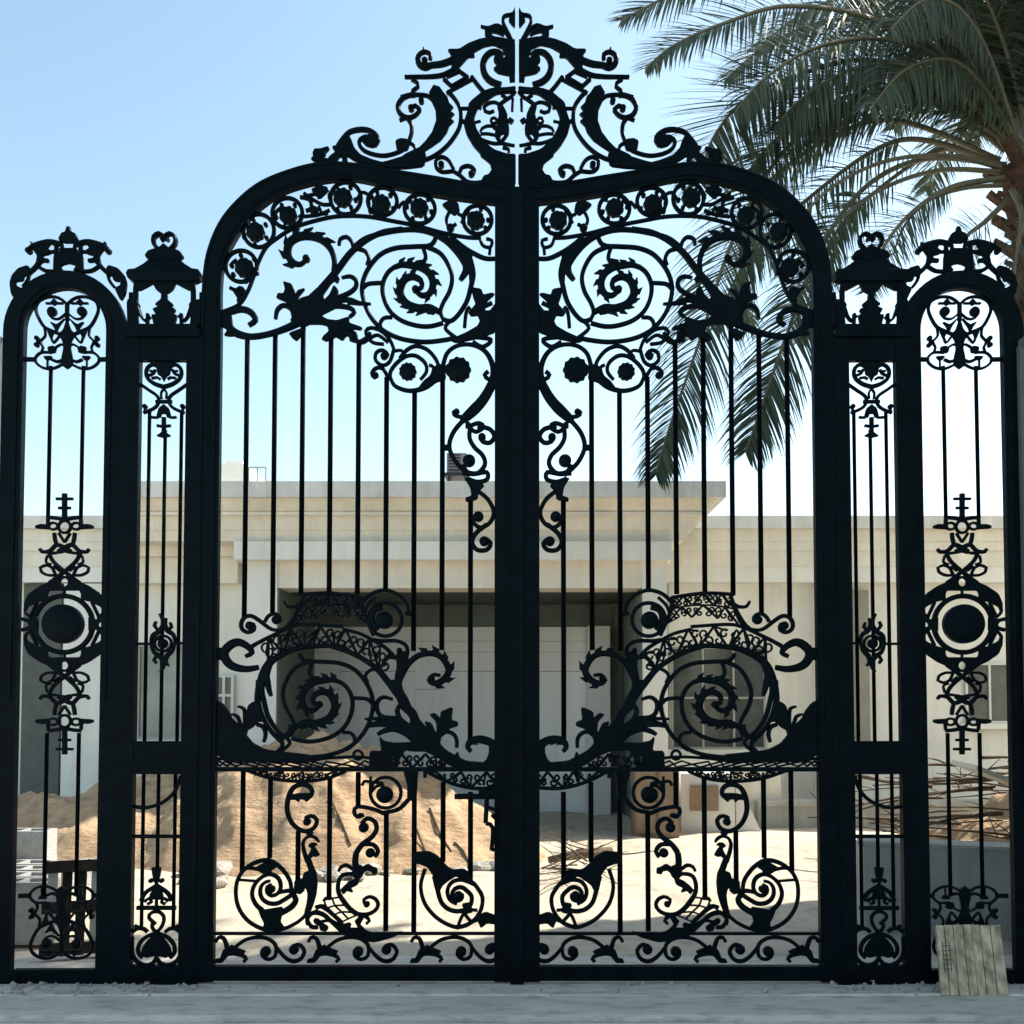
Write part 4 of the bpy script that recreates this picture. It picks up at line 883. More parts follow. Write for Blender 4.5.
# recessed wings either side
for (a, b, side) in ((640, 1500, 1), (-500, 150, -1)):
    hp('parapet', [(X_(a, 8.4), X_(b, 8.4), 8.4, RB+2, Z_(528, 8.4), Z_(515.5, 8.4))], 'parapet_grey')
    hp('cornice', [(X_(a, 8.5), X_(b, 8.5), 8.5, RB+2, Z_(541, 8.5), Z_(528.2, 8.5))], 'stucco'); hp('cornice', [(X_(a, 8.52), X_(b, 8.52), 8.52, RB+2, Z_(551, 8.56), Z_(541.2, 8.56))], 'stucco')
    hp('cornice', [(X_(a, 8.55), X_(b, 8.55), 8.55, RB+2, Z_(567, 8.62), Z_(551.2, 8.62))], 'stucco'); hp('cornice', [(X_(a, 8.57), X_(b, 8.57), 8.57, RB+2, Z_(583, 8.68), Z_(567.2, 8.68))], 'stucco_pale')
    hp('wing_wall', [(X_(a+29 if side > 0 else a, 8.8), X_(b, 8.8), 8.8, RB+2, -.1, Z_(583.2, 8.8))], 'stucco_wall')
window(672, 764, 648, 748, 8.78, 3, 2, fr='window_bar', t=.03)
window(966, 1012, 664, 722, 8.78, 2, 1, fr='frame_white', t=.03)
hp('pilaster', [(X_(818, 8.6), X_(851, 8.6), 8.6, 8.79, -.1, Z_(583.4, 8.6))], 'stucco_pale'); hp('downpipe_recess', [(X_(851.5, 8.74), X_(870, 8.74), 8.74, 8.795, Z_(745, 8.74), Z_(590, 8.74))], 'olive')
hp('shutter', [(X_(23, 8.74), X_(61, 8.74), 8.70, 8.795, -.05, Z_(582, 8.74)-.03)], 'shutter')
hp('wing_pier', [(X_(62, 8.6), X_(112, 8.6), 8.6, 8.79, -.1, Z_(583.5, 8.6))], 'stucco_pale')
tr = hp('terrace', [(X_(670, 7.6), X_(772, 7.6), 7.6, 8.79, -.1, Z_(757, 7.6))], 'stucco_pale'); hp('terrace_step', [(X_(668, 7.2), X_(780, 7.2), 7.2, 7.59, -.1, Z_(772, 7.2))], 'stucco')
# things on the roof
o = empty('air_conditioner', (X_(455, 6.6), 6.9, Z_(481, 6.6)), 'grey air conditioner box on a black stand on the roof edge', 'air conditioner')
mb = MB().box(X_(446, 6.6), X_(466, 6.6), 6.6, 7.0, Z_(473, 6.6), Z_(453, 6.6)); mb.build('casing', 'ac_grey', o)
mb = MB()
for i in range(6): z = Z_(470-i*3, 6.6); mb.box(X_(447.5, 6.6), X_(460, 6.6), 6.585, 6.599, z-.006, z+.006)
mb.build('grille', 'black_metal', o)
mb = MB().box(X_(444, 6.6), X_(468, 6.6), 6.55, 7.05, Z_(476.5, 6.6), Z_(473.3, 6.6))
for a in (447, 464): mb.box(X_(a, 6.6), X_(a+1.6, 6.6), 6.62, 6.98, Z_(481, 6.6)-.2, Z_(476.7, 6.6))
mb.build('stand', 'black_metal', o)
o = empty('roof_hut', (X_(230, 8), 8, Z_(478, 8)), 'small pale stair hut on the roof above the left of the porch', 'roof hut')
MB().box(X_(212, 8), X_(243, 8), 8, 9.5, Z_(490, 8), Z_(464, 8)).build('wall', 'stucco_pale', o)
MB().box(X_(218, 8), X_(236, 8), 8.2, 9.2, Z_(463.8, 8), Z_(457.5, 8)).build('roof_step', 'stucco_pale', o)
MB().tube([(X_(231, 8), 8.5, Z_(458, 8)), (X_(231, 8), 8.5, Z_(453, 8))], .02).build('vent', 'stucco_pale', o)
mb = MB(); Y = 7.4
mb.tube([(X_(246, Y), Y, Z_(467.5, Y)), (X_(264, Y), Y, Z_(467.5, Y))], .012)
for a in (246.5, 255, 263.5): mb.tube([(X_(a, Y), Y, Z_(467.5, Y)), (X_(a, Y), Y, Z_(486, Y))], .010)
tag(mb.build('roof_rail', 'pole_steel'), 'thin metal rail on the roof beside the pale stair hut', 'railing')

# ---------------------------------------------------------------- the yard
def sh(x, y):
    def pk(cx, cy, h, rx, ry, p=1.0):
        d = ((x-cx)/rx)**2+((y-cy)/ry)**2
        return h*max(0.0, 1-math.sqrt(d))**p
    h = max(pk(-2.25, 5.15, 1.42, 2.35, 1.75, .95), pk(-3.9, 5.5, .95, 2.4, 1.8, .9), pk(-1.15, 4.9, .98, 1.35, 1.35, .9), pk(-5.2, 5.4, .62, 2.0, 1.6), pk(-.4, 4.9, .40, .75, .8, .9))
    n = .08*noise.noise((x*1.1, y*1.1, .3)) + .05*noise.noise((x*2.7+.5*y, y*2.2, 4)) + .045*noise.noise((x*5, y*4, 2)) + .03*(.5-abs(noise.noise((x*3.5+y*2, y*6, 8)))) + .018*abs(noise.noise((x*11, y*9, 6))) + .009*noise.noise((x*22, y*18, 3))
    return -.05 + h*(1+n*1.3) + n*min(1, h*3)
o = grid('sand_pile', -7.4, .6, 3.2, 7.05, 260, 130, sh, 'sand', None)
tag(o, 'long heap of tawny building sand in front of the porch', 'sand pile')
rs = random.Random(11)
def stick(p, d, L, r, rr, fork=0):
    pts = []; q = Vector(p); d = Vector(d).normalized()
    for i in range(7):
        pts.append(q.copy()); q = q + d*L/6; d = (d + Vector((rr.uniform(-.13,.13), rr.uniform(-.13,.13), rr.uniform(-.10,.08)))).normalized()
    mb = MB().tube(pts, [r*(1-.11*i) for i in range(7)], 5)
    for k in range(fork):
        i = rr.randint(2, 5); a = pts[i]; dd = (Vector((rr.uniform(-1,1), rr.uniform(-.6,.6), rr.uniform(-.1,.6)))+d*.8).normalized()
        mb.tube([a, a+dd*L*.14, a+dd*L*.26+Vector((0,0,-.02))], [r*.5, r*.4, r*.15], 4)
    return mb
for (px, Y, qx, Yq) in ((430, 4.3, 452, 3.95), (417, 4.05, 432, 3.7), (331, 4.1, 352, 3.75), (455, 4.1, 473, 3.8)):
    a = (X_(px, Y), Y, sh(X_(px, Y), Y)+.015); b = (X_(qx, Yq), Yq, sh(X_(qx, Yq), Yq)+.012); m_ = tuple((a[i]+b[i])/2 for i in range(3)); m_ = (m_[0], m_[1], sh(m_[0], m_[1])+.014)
    tag(MB().tube([a, m_, b], [.014,.013,.008], 5).build('stick', 'dry_branch'), 'thin dark stick lying on the face of the sand heap', 'stick', 'sticks on the sand heap')
# rubble at the toe of the heap
def rock(r, rr):
    bm = bmesh.new(); bmesh.ops.create_icosphere(bm, subdivisions=2, radius=r)
    s = Vector((rr.random()*9, rr.random()*9, rr.random()*9)); k = (rr.uniform(.8,1.6), rr.uniform(.7,1.2), rr.uniform(.4,.75))
    for v in bm.verts:
        n = 1+.55*noise.noise(v.co/r*.9+s); v.co = Vector((v.co.x*k[0]*n, v.co.y*k[1]*n, v.co.z*k[2]*n))
    return bm
for i in range(30):
    if i < 17: x, y = rs.uniform(-1.75,-.95), rs.uniform(3.15,3.75)
    elif i < 24: x, y = rs.uniform(-.7,-.1), rs.uniform(3.5,4.3)
    else: x, y = rs.uniform(-3.6,-2.6), rs.uniform(3.0,3.7)
    bm = rock(rs.uniform(.04,.12), rs); me = bpy.data.meshes.new('rubble_stone'); bm.to_mesh(me); bm.free(); me.materials.append(MAT['stone'])
    o = bpy.data.objects.new('rubble_stone', me); o.location = (x, y, gh(x, y)+.03); o.rotation_euler.z = rs.uniform(0,6); COL.objects.link(o)
    tag(o, 'grey broken stone lying on the bare ground at the foot of the sand heap', 'stone', 'broken stones at the foot of the sand heap')
# stack of concrete blocks behind the left arched panel
rb = random.Random(2)
def block(x, y, z, rot, label):
    r = empty('concrete_block', (x, y, z), label, 'concrete block', 'concrete blocks behind the left panel'); r.rotation_euler.z = rot
    me = MB(); L, Wd, Hh = .20, .10, .20
    me.box(-L, L, -Wd, -Wd+.03, 0, Hh); me.box(-L, L, Wd-.03, Wd, 0, Hh)
    for a in (-L, -.015, L-.03): me.box(a, a+.03, -Wd+.0301, Wd-.0301, 0.001, Hh-.001)
    me.box(-L+.031, L-.031, -Wd+.0302, Wd-.0302, .02, .05)
    m = bpy.data.meshes.new('concrete_block'); m.from_pydata(me.v, [], me.f); m.materials.append(MAT['block'])
    b = bmesh.new(); b.from_mesh(m); bmesh.ops.recalc_face_normals(b, faces=b.faces); b.to_mesh(m); b.free()
    o = bpy.data.objects.new('block_body', m); COL.objects.link(o); o.parent = r
    return r
for row in range(5):
    for colm in range(4):
        for lay in range(2 if row < 3 else 3):
            x = -3.24-.42*colm-.13*row+rb.uniform(-.02,.02); y = .95+.26*row+rb.uniform(-.02,.02)
            if lay == 2 and colm == 0 and row == 3: continue
            block(x, y, .012+.2*lay, rb.uniform(-.05,.05), 'pale hollow concrete block in the stack behind the left arched panel')
for (x, y, r) in ((-4.0, 2.6, .5), (-4.3, 3.0, -.3), (-3.75, 2.9, 1.1)): block(x, y, .02, r, 'pale hollow concrete block lying loose behind the stack of blocks')
# pallet leaning behind the left panel
o = empty('pallet', (-2.64, .55, .01), 'dark wooden pallet leaning upright behind the left arched panel', 'pallet')
ux = Vector((.93, .3, .0)).normalized(); uz = Vector((-.12, .26, .95)).normalized(); uy = uz.cross(ux).normalized(); uz = ux.cross(uy)
c0 = Vector((-2.66, .55, .02))
for i in range(6): MB().obox(c0+uz*.30+ux*(-.21+.084*i), ux, uy, uz, .028, .009, .29).build('slat', 'pallet_wood' if i % 3 else 'pale_plank', o)
for j in range(3): MB().obox(c0+uz*(.05+.25*j)+uy*(-.032), ux, uy, uz, .26, .022, .035).build('bearer', 'pallet_wood', o)
# low wall and brushwood on the right
o = mesh_obj('low_wall', *(lambda v: (v, [(0,1,3,2),(4,6,7,5),(0,4,5,1),(2,3,7,6),(0,2,6,4),(1,5,7,3)]))([(x, y+(.35-(x-2.2)*.32), z) for x in (2.40, 6.2) for y in (1.0, 1.22) for z in (-.05, .60)]), m='concrete_wall')
tag(o, 'low grey concrete wall behind the right arched panel', 'wall')
mb = MB(); 
mb.obox((4.3, .79, .612), Vector((1,-.32,0)).normalized(), Vector((.32,1,0)).normalized(), Vector((0,0,1)), 2.0, .125, .011); mb.build('coping', 'concrete_wall', o)
br = MB(); r2 = random.Random(21)
for i in range(58):
    t = r2.random(); x = 3.95+1.9*r2.random(); y = 3.3+1.2*r2.random(); top = .35+.45*math.exp(-((x-4.9)/1.0)**2)
    z = .25+top*r2.random()**.7
    q = stick((x, y, z), (r2.choice((-1,1)), r2.uniform(-.4,.4), r2.uniform(-.10,.16)), r2.uniform(.6,1.5), r2.uniform(.008,.026), r2, 2)
    n = len(br.v); br.v += q.v; br.f += [tuple(a+n for a in f) for f in q.f]
tag(br.build('brushwood', 'dry_branch', smooth=True), 'tangle of cut dry branches heaped behind the low grey wall', 'branches', kind='stuff')
tag(MB().obox((4.30, 3.25, .90), Vector((.86,.3,-.30)).normalized(), Vector((-.3,.9,.1)).normalized(), Vector((.25,0,.95)).normalized(), .42, .15, .02).build('plank', 'pale_plank'), 'white plank lying on top of the heap of dry branches', 'plank')
lo = random.Random(31)
def hp_heap(x, y):
    return -.05+.85*max(0, 1-math.hypot((x-5.0)/1.6, (y-4.0)/1.05))*(1+.25*noise.noise((x*3, y*3, 1)))+.05*noise.noise((x*7, y*7, 1))
o = grid('earth_heap', 3.2, 6.8, 2.85, 5.1, 110, 80, hp_heap, 'sand', None); tag(o, 'heap of stony earth under the dry branches on the right', 'earth heap')
# small brush and a log on the ground right of the meeting line
br = MB(); r3 = random.Random(8)
for i in range(26):
    x = X_(575, 3.2)+r3.uniform(-.35,.28); y = 3.3+r3.uniform(-.4,.5)
    q = stick((x, y, .05+.18*r3.random()), (r3.uniform(-1,1), r3.uniform(-.7,.7), r3.uniform(-.15,.3)), r3.uniform(.3,.7), r3.uniform(.004,.011), r3, 2)
    n = len(br.v); br.v += q.v; br.f += [tuple(a+n for a in f) for f in q.f]
tag(br.build('twigs', 'dry_branch', smooth=True), 'scatter of thin dry twigs on the ground before the white door', 'twigs', kind='stuff')
tag(MB().tube([(X_(548,4), 3.95, .07), (X_(580,4), 4.0, .12), (X_(612,4), 4.1, .13)], [.03,.05,.045], 8).build('log', 'dry_branch', smooth=True), 'short dark log lying beyond the scattered twigs', 'log')
# crate and niche block before the terrace
o = empty('wooden_cabinet', (X_(657, 6.0), 6.1, 0), 'brown wooden cabinet standing at the foot of the right pilaster', 'cabinet')
x0, x1 = X_(634, 6.0), X_(679, 6.0); zt = Z_(770, 6.0)
MB().box(x0, x1, 6.03, 6.36, 0, zt).build('carcass', 'cabinet_wood', o)
for i in range(2): MB().box(x0+.02+i*(x1-x0)/2, x0-.02+(i+1)*(x1-x0)/2, 6.0, 6.028, .05, zt-.03).build('door', 'cabinet_wood', o)
o = empty('white_surround', (X_(706, 6.4), 6.5, 0), 'white rendered block with a brown hatch beside the wooden cabinet', 'meter block')
MB().box(X_(681, 6.4), X_(735, 6.4), 6.45, 6.9, -.05, Z_(774, 6.4)).build('block', 'frame_white', o)
MB().box(X_(690, 6.4), X_(718, 6.4), 6.41, 6.449, Z_(811, 6.4), Z_(786, 6.4)).build('hatch', 'cabinet_wood', o)
o = mesh_obj('ramp', [(X_(735,6.5),6.5,Z_(777,6.5)),(X_(735,6.5),6.9,Z_(777,6.5)),(X_(735,6.5),6.5,-.05),(X_(735,6.5),6.9,-.05),(X_(762,6.5),6.5,-.05),(X_(762,6.5),6.9,-.05)], [(0,1,3,2),(0,4,5,1),(0,2,4),(1,5,3),(2,3,5,4)], 'frame_white')
tag(o, 'white sloping cheek wall right of the rendered block', 'ramp wall')
tag(MB().box(X_(757,7.0), X_(1100,7.0), 7.0, 7.25, -.05, Z_(806,7.0)).box(X_(757,7.0), X_(1100,7.0), 6.96, 7.28, Z_(806,7.0)+.002, Z_(801,7.0)).build('planter_wall', 'concrete_wall'), 'long low grey kerb wall before the right wing of the house', 'wall')

# ---------------------------------------------------------------- wooden board leaning on the right panel
bd = bpy.data.materials.new('board_wood'); bd.use_nodes = True; nt = bd.node_tree; b = nt.nodes['Principled BSDF']; b.inputs['Roughness'].default_value = .85; b.inputs['Specular IOR Level'].default_value = .15
tc = nt.nodes.new('ShaderNodeTexCoord'); mp = nt.nodes.new('ShaderNodeMapping'); mp.inputs['Scale'].default_value = (26, 26, 1.6); nz = nt.nodes.new('ShaderNodeTexNoise'); nz.inputs['Scale'].default_value = 1.0; nz.inputs['Detail'].default_value = 9
nt.links.new(tc.outputs['Object'], mp.inputs['Vector']); nt.links.new(mp.outputs['Vector'], nz.inputs['Vector'])
r = nt.nodes.new('ShaderNodeValToRGB'); r.color_ramp.elements[0].color = (.21,.165,.10,1); r.color_ramp.elements[1].color = (.60,.50,.355,1); r.color_ramp.elements[0].position = .3; r.color_ramp.elements[1].position = .68
nt.links.new(nz.outputs['Fac'], r.inputs['Fac']); nt.links.new(r.outputs['Color'], b.inputs['Base Color']); MAT['board_wood'] = bd
by = -.25
b0 = Vector((X_(941, by, 985), by, .014)); b1 = Vector((X_(1008, by, 985), by, .014)); t0 = Vector((X_(935, -.06, 925), -.06, Z_(925, -.06)))
ux = (b1-b0); wdt = ux.length; ux.normalize(); uz = (t0-b0); hgt = uz.length; uz.normalize(); uy = uz.cross(ux).normalized()
o = empty('wooden_board', b0, 'weathered board of pale planks leaning on the right arched panel', 'board')
k = 7; rw = random.Random(4); e = [0]+sorted(.14*(i+1)+rw.uniform(-.025,.025) for i in range(6))+[1.0]
for i in range(k):
    a, c = e[i]*wdt, e[i+1]*wdt
    hh = hgt*(1-.012*rw.random())
    MB().obox(b0+ux*(a+c)/2+uz*hh/2+uy*rw.uniform(-.003,.003), ux, uy, uz, (c-a)/2-.0022, .011, hh/2).build('plank', 'board_wood', o)
for h_ in (.2, .8): MB().obox(b0+ux*wdt/2+uz*hgt*h_+uy*(-.0265 if (uy.y < 0) else .0265), ux, uy, uz, wdt/2-.01, .011, .022).build('batten', 'board_wood', o)
wb = MB()
for i in range(3): wb.obox(b0+ux*wdt*(.075+.05*i)+uz*hgt*.53+uy*(.0135 if uy.y < 0 else -.0135), ux, uy, uz, .0015, .002, .085)
for i in range(6): wb.obox(b0+ux*wdt*.125+uz*hgt*(.36+.065*i)+uy*(.0145 if uy.y < 0 else -.0145), ux, uy, uz, .024, .0015, .0015)
wb.build('nail_mesh', 'dry_branch', o)

# ---------------------------------------------------------------- flanking masonry
mat('pier_shaded', (.105,.11,.115), .8, .25, 3, .15, .2, 40)  # shade on the right pier put into its base colour
o = empty('masonry_pier', (3.3, .3, 0), 'smooth pier coloured dark for shade, closing the right end of the gate', 'pier')
MB().box(W(1017.5, 500).x, 4.1, -.06, .06, -.05, Z_(349, 0)).build('shaft', 'pier_shaded', o); MB().box(W(1016.0, 345).x, 4.14, -.09, .09, Z_(349, 0)+.002, Z_(342, 0)).build('coping', 'pier_shaded', o)
o = empty('masonry_pier', (-3.3, .3, 0), 'pale grey rendered pier closing the left end of the gate', 'pier')
MB().box(-4.1, W(4.0, 500).x, -.02, .06, -.05, Z_(344, 0)).build('shaft', 'concrete_wall', o); MB().box(-4.14, W(5.0, 345).x, -.05, .09, Z_(344, 0)+.002, Z_(339.5, 0)).build('coping', 'concrete_wall', o)
# unseen house added right of the street so its shade covers the gate
o = empty('added_shade_house', (11, -4, 0), 'tall plain house added out of frame right of the driveway to shade the gate', 'house')
MB().box(7.5, 15, -13, 4.67, -.05, 11.2).build('wall', 'stucco_wall', o); MB().box(7.35, 15.15, -13.15, 4.77, 11.202, 11.5).build('roof', 'parapet_grey', o)  # wall and roof of the added shade house
for i in range(4):
    for j in range(2):
        w_ = MB().box(7.46, 7.498, -11.5+3.4*i, -10.2+3.4*i, 1.4+3.6*j, 2.9+3.6*j).build('window', 'dark_glass', o)  # window of the added shade house
# ---------------------------------------------------------------- date palm
def leafmat(name, c, c2, tr):
    m = bpy.data.materials.new(name); m.use_nodes = True; nt = m.node_tree; b = nt.nodes['Principled BSDF']; b.inputs['Roughness'].default_value = .55; b.inputs['Specular IOR Level'].default_value = .3
    g = nt.nodes.new('ShaderNodeNewGeometry'); r = nt.nodes.new('ShaderNodeValToRGB'); r.color_ramp.elements[0].color = (*c, 1); r.color_ramp.elements[1].color = (*c2, 1)
    nt.links.new(g.outputs['Random Per Island'], r.inputs['Fac']); nt.links.new(r.outputs['Color'], b.inputs['Base Color'])
    t = nt.nodes.new('ShaderNodeBsdfTranslucent'); nt.links.new(r.outputs['Color'], t.inputs['Color']); mx = nt.nodes.new('ShaderNodeMixShader'); mx.inputs[0].default_value = tr
    nt.links.new(b.outputs[0], mx.inputs[1]); nt.links.new(t.outputs[0], mx.inputs[2]); nt.links.new(mx.outputs[0], nt.nodes['Material Output'].inputs['Surface']); MAT[name] = m
leafmat('palm_leaflet', (.042,.062,.036), (.108,.138,.085), .26)
mat('petiole', (.16,.14,.085), .6, .3, 8, .2)
mat('palm_bark', (.105,.062,.042), .95, .1, 14, .4, .8, 30)
PY = 2.5
crown = W(1030, 150, PY)
palm = empty('palm_tree', (crown.x+.05, PY, 0), 'date palm with drooping grey green fronds behind the right of the gate', 'palm')
rp = random.Random(12)
# trunk with a spiral of old leaf bases
tv = []; tf = []; n = 22; hz = crown.z-.15; rows = 90
for j in range(rows+1):
    z = hz*j/rows; r = .20*(1-.08*j/rows) + (.09*max(0, (z-hz+.7)/.7))
    for i in range(n):
        a = 2*math.pi*i/n; d = 1+.09*max(0, math.sin(a*6+z*15))*max(0.0, math.sin(z*24+a*3))+.03*noise.noise((math.cos(a)*3, math.sin(a)*3, z*6))
        tv.append((crown.x+.05+r*d*math.cos(a), PY+r*d*math.sin(a), z))
for j in range(rows):
    for i in range(n): tf.append((j*n+i, j*n+(i+1)%n, (j+1)*n+(i+1)%n, (j+1)*n+i))
trunk = mesh_obj('trunk', tv, tf, 'palm_bark', palm)
bt = MB()
for i in range(70):
    z = hz-1.3+1.35*i/70; a = i*2.4; rr = .20+.10*max(0, (z-hz+.7)/.7)
    c = Vector((crown.x+.05+rr*math.cos(a), PY+rr*math.sin(a), z)); out = Vector((math.cos(a), math.sin(a), .9)).normalized(); sd = out.cross(Vector((0,0,1))).normalized()
    bt.obox(c+out*.06, sd, out, sd.cross(out), .045*rp.uniform(.7,1.1), .10*rp.uniform(.7,1.3), .018)
bt.build('leaf_base', 'palm_bark', trunk)
# collar of fibrous crown core
def bez(ctrl, n):
    P = [Vector(c) for c in ctrl]; o = []
    m = len(P)-1
    for i in range(n+1):
        t = i/n*m; k = min(int(t), m-1); f = t-k
        p0 = P[max(k-1,0)]; p1 = P[k]; p2 = P[k+1]; p3 = P[min(k+2,m)]
        o.append(.5*((2*p1)+(p2-p0)*f+(2*p0-5*p1+4*p2-p3)*f*f+(3*p1-3*p2+p3-p0)*f**3))
    return o
def frond(ctrl, nl, L, droop=.35, start=.12, bare=.0, thin=.024, w=.024, vee=.35, sweep=.55, sparse=1.0, curl=.0, roll=1.15):
    pts = bez(ctrl, 40); k = len(pts)
    up0 = Vector((0,0,1))
    rac = MB().tube(pts, [thin*(1-.86*i/(k-1))+.003 for i in range(k)], 5)
    fr = rac.build('frond', 'petiole' if bare > .3 else 'petiole', palm, smooth=True)
    v = []; f = []
    nl = int(nl*1.0)
    for i in range(nl):
        t = start+(1-start)*(i+.5)/nl
        if rp.random() > sparse: continue
        q = t*(k-1); j = min(int(q), k-2); c = pts[j].lerp(pts[j+1], q-j); tg = (pts[j+1]-pts[j]).normalized()
        side = tg.cross(up0)
        if side.length < .15: side = tg.cross(Vector((0,1,0)))
        side.normalize(); nrm = side.cross(tg).normalized(); rr_ = roll + .25*math.sin(t*3+roll)
        side, nrm = side*math.cos(rr_)+nrm*math.sin(rr_), nrm*math.cos(rr_)-side*math.sin(rr_)
        prof = (math.sin(math.pi*min(1, (t-start)/(1-start)*.86+.12)))**.7
        for s in (-1, 1):
            ll = L*prof*rp.uniform(.8,1.12)+.05
            d = (side*s*(1.0) + tg*(sweep+.5*t) + nrm*(vee*rp.uniform(.3,1.1)-.25) + Vector((rp.uniform(-.12,.12), rp.uniform(-.12,.12), rp.uniform(-.12,.06)))).normalized()
            wd = w*rp.uniform(.75,1.15); p = c.copy(); b = len(v); seg = 4
            fl = d.cross(Vector((0,0,1)).lerp(nrm, .5)); fl = fl.normalized() if fl.length > .1 else side
            fl = (fl+nrm*rp.uniform(-.6,.6)).normalized()
            for g in range(seg+1):
                ww = wd*(1-.95*(g/seg)**1.6)*(.55 if g == 0 else 1)*.5
                v.append(tuple(p-fl*ww)); v.append(tuple(p+fl*ww)); p = p+d*ll/seg
                d = (d+Vector((0,0,-1))*droop*rp.uniform(.6,1.2)*(.4+g/seg)).normalized()
            for g in range(seg): f.append((b+2*g, b+2*g+1, b+2*g+3, b+2*g+2))
    lo = mesh_obj('leaflets', v, f, 'palm_leaflet', fr)
    return fr
def pw(l): return [W(x, y, Y) for (x, y, Y) in l]
C0 = (1020, 150, 2.45)
# fronds seen one by one
frond(pw([C0,(960,75,2.2),(880,22,1.9),(790,6,1.6),(722,24,1.45),(673,46,1.4),(646,68,1.38)]), 120, .36, .12, .12, vee=.5)
frond(pw([(1010,140,2.5),(940,20,2.3),(840,-50,2.1),(720,-30,2.0),(660,0,2.0),(622,20,2.0)]), 110, .42, .12, .12)
frond(pw([C0,(940,84,2.3),(868,60,2.0),(800,74,1.8),(745,100,1.7),(712,140,1.65),(700,182,1.62)]), 150, .66, .06, .1, sweep=.45)
frond(pw([C0,(960,95,2.2),(905,66,1.9),(850,70,1.7),(800,100,1.6),(775,128,1.6)]), 120, .48, .55, .1)
frond(pw([(1005,150,2.6),(950,110,2.7),(890,98,2.8),(840,112,2.9),(810,140,3.0)]), 110, .45, .6, .1)
frond(pw([C0,(930,98,2.3),(850,104,2.1),(785,150,1.9),(735,235,1.7),(700,340,1.6),(672,420,1.55),(656,474,1.52)]), 170, .56, .35, .26, sweep=.75)
frond(pw([(1005,165,2.5),(930,158,2.2),(868,185,1.9),(820,250,1.7),(785,340,1.55),(762,405,1.5),(746,452,1.48)]), 140, .48, .3, .36, sweep=.8)
frond(pw([(1002,168,2.4),(950,156,2.0),(890,160,1.7),(835,185,1.5),(795,225,1.4),(770,262,1.38)]), 44, .38, .15, .3, bare=.4, thin=.02, w=.015, sparse=.8)
frond(pw([(1002,172,2.4),(940,170,2.0),(880,190,1.7),(832,228,1.5),(806,268,1.4),(790,312,1.38)]), 50, .36, .25, .35, bare=.4, thin=.02, w=.016, sparse=.85)
frond(pw([(1003,178,2.3),(955,186,1.9),(915,210,1.6),(885,245,1.4),(868,290,1.3)]), 60, .30, .15, .3, bare=.4, thin=.024, w=.018)
frond(pw([(1002,185,2.3),(965,188,2.0),(930,200,1.8),(905,225,1.7),(893,255,1.65)]), 44, .26, .2, .35, bare=.4, thin=.018, w=.013, sparse=.8)
frond(pw([(1008,200,2.3),(985,222,1.9),(965,240,1.6),(975,265,1.4)]), 40, .30, .2, .2, w=.014)
frond(pw([(1012,190,2.2),(1022,215,1.8),(1018,245,1.6),(1012,290,1.5)]), 46, .24, .3, .15, w=.014)
frond(pw([(1000,165,2.5),(900,140,2.6),(800,205,2.7),(745,262,2.7),(715,330,2.7)]), 110, .40, .5, .25)
frond(pw([(1000,160,2.5),(880,120,2.9),(770,180,3.2),(740,250,3.3),(750,330,3.3)]), 110, .42, .6, .25)
frond(pw([(1002,170,2.5),(940,150,2.9),(850,215,3.0),(815,280,3.0),(800,340,3.0)]), 80, .32, .5, .4)
frond(pw([C0,(955,70,2.2),(890,40,1.9),(820,46,1.6),(765,78,1.4),(735,112,1.35)]), 120, .46, .45, .1)
frond(pw([C0,(950,100,2.3),(880,90,2.1),(815,110,1.9),(765,150,1.8),(740,186,1.8)]), 120, .48, .35, .1, sweep=.7)
frond(pw([(1008,150,2.5),(940,60,2.6),(850,20,2.7),(775,40,2.7),(725,80,2.7)]), 120, .48, .4, .1)
frond(pw([C0,(985,90,2.0),(950,60,1.6),(905,70,1.3),(870,110,1.1)]), 110, .45, .6, .1)
frond(pw([C0,(990,60,1.9),(960,10,1.5),(925,0,1.2),(890,30,1.0)]), 110, .45, .6, .1)
frond(pw([(1010,140,2.6),(960,40,2.8),(890,-10,3.0),(810,10,3.1),(755,50,3.1)]), 110, .46, .5, .1)
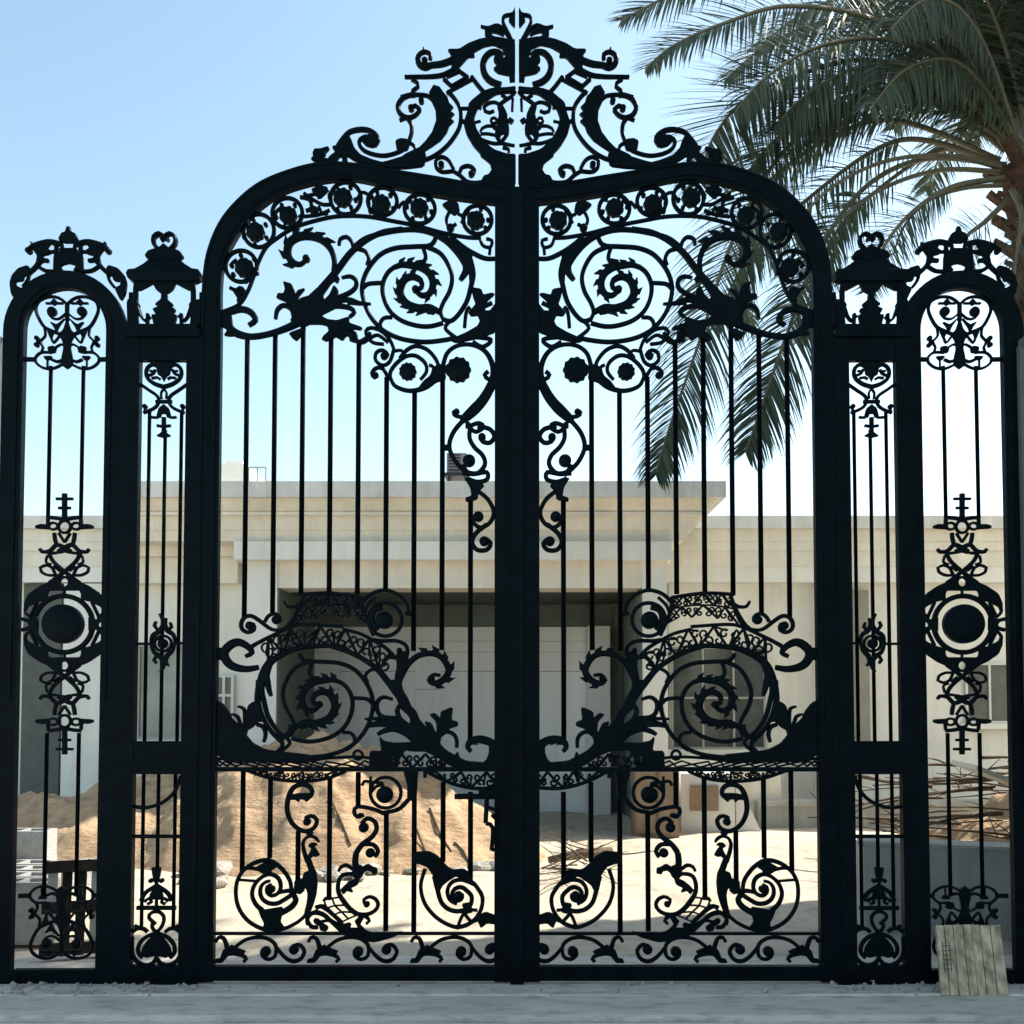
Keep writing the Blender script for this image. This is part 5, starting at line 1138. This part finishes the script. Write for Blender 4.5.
# the mop of fronds above, all round the crown
for i in range(52):
    az = i*2.39996+rp.uniform(-.2,.2); el = math.radians(38+44*((i*7) % 52)/52); L = rp.uniform(2.0,2.7)
    if math.cos(az) < -.05 and el < math.radians(62): continue
    if math.sin(az) < 0 and el < math.radians(50): continue
    d = Vector((math.cos(az)*math.cos(el), math.sin(az)*math.cos(el), math.sin(el))); p = crown+Vector((.0,0,.05)); c = [p.copy()]
    for s in range(5):
        p = p+d*L/5; c.append(p.copy()); d = (d+Vector((0,0,-.26-.07*s))).normalized()
    frond(c, 95, .50, .4, .12, w=.026, roll=rp.uniform(-.9,.9))
# ---------------------------------------------------------------- light, sky, camera
SUN_AZ = math.radians(66); SUN_EL = math.radians(44)      # azimuth from +y (behind the house) towards +x (right)
wd = bpy.data.worlds.new('World'); SC.world = wd; wd.use_nodes = True; nt = wd.node_tree; bg = nt.nodes['Background']
sky = nt.nodes.new('ShaderNodeTexSky'); sky.sky_type = 'NISHITA'; sky.sun_disc = False; sky.sun_elevation = SUN_EL; sky.sun_rotation = SUN_AZ
sky.air_density = 1.0; sky.dust_density = 1.0; sky.ozone_density = .4; sky.altitude = 0
hs = nt.nodes.new('ShaderNodeHueSaturation'); hs.inputs['Saturation'].default_value = .90; hs.inputs['Hue'].default_value = .478; nt.links.new(sky.outputs['Color'], hs.inputs['Color']); nt.links.new(hs.outputs['Color'], bg.inputs['Color']); bg.inputs['Strength'].default_value = .100
ld = bpy.data.lights.new('sun', 'SUN'); ld.energy = 3.4; ld.angle = math.radians(.53); ld.color = (1, .945, .86)
lo = bpy.data.objects.new('sun', ld); COL.objects.link(lo)
dv = Vector((math.sin(SUN_AZ)*math.cos(SUN_EL), math.cos(SUN_AZ)*math.cos(SUN_EL), math.sin(SUN_EL)))
lo.rotation_euler = dv.to_track_quat('Z', 'Y').to_euler(); lo.location = dv*30
cd = bpy.data.cameras.new('camera'); cam = bpy.data.objects.new('camera', cd); COL.objects.link(cam); SC.camera = cam
cam.location = (0, -D, EYE); cam.rotation_euler = (math.pi/2+TH, 0, 0)
cd.sensor_width = 36; cd.sensor_fit = 'HORIZONTAL'; cd.lens = F/1024*36; cd.shift_x = -(CX-512)/1024; cd.shift_y = (CY-512)/1024; cd.clip_start = .05; cd.clip_end = 3000
SC.view_settings.view_transform = 'Standard'; SC.view_settings.look = 'None'; SC.view_settings.exposure = 1.52; SC.view_settings.gamma = 1
SC.render.resolution_x = 1024; SC.render.resolution_y = 1024
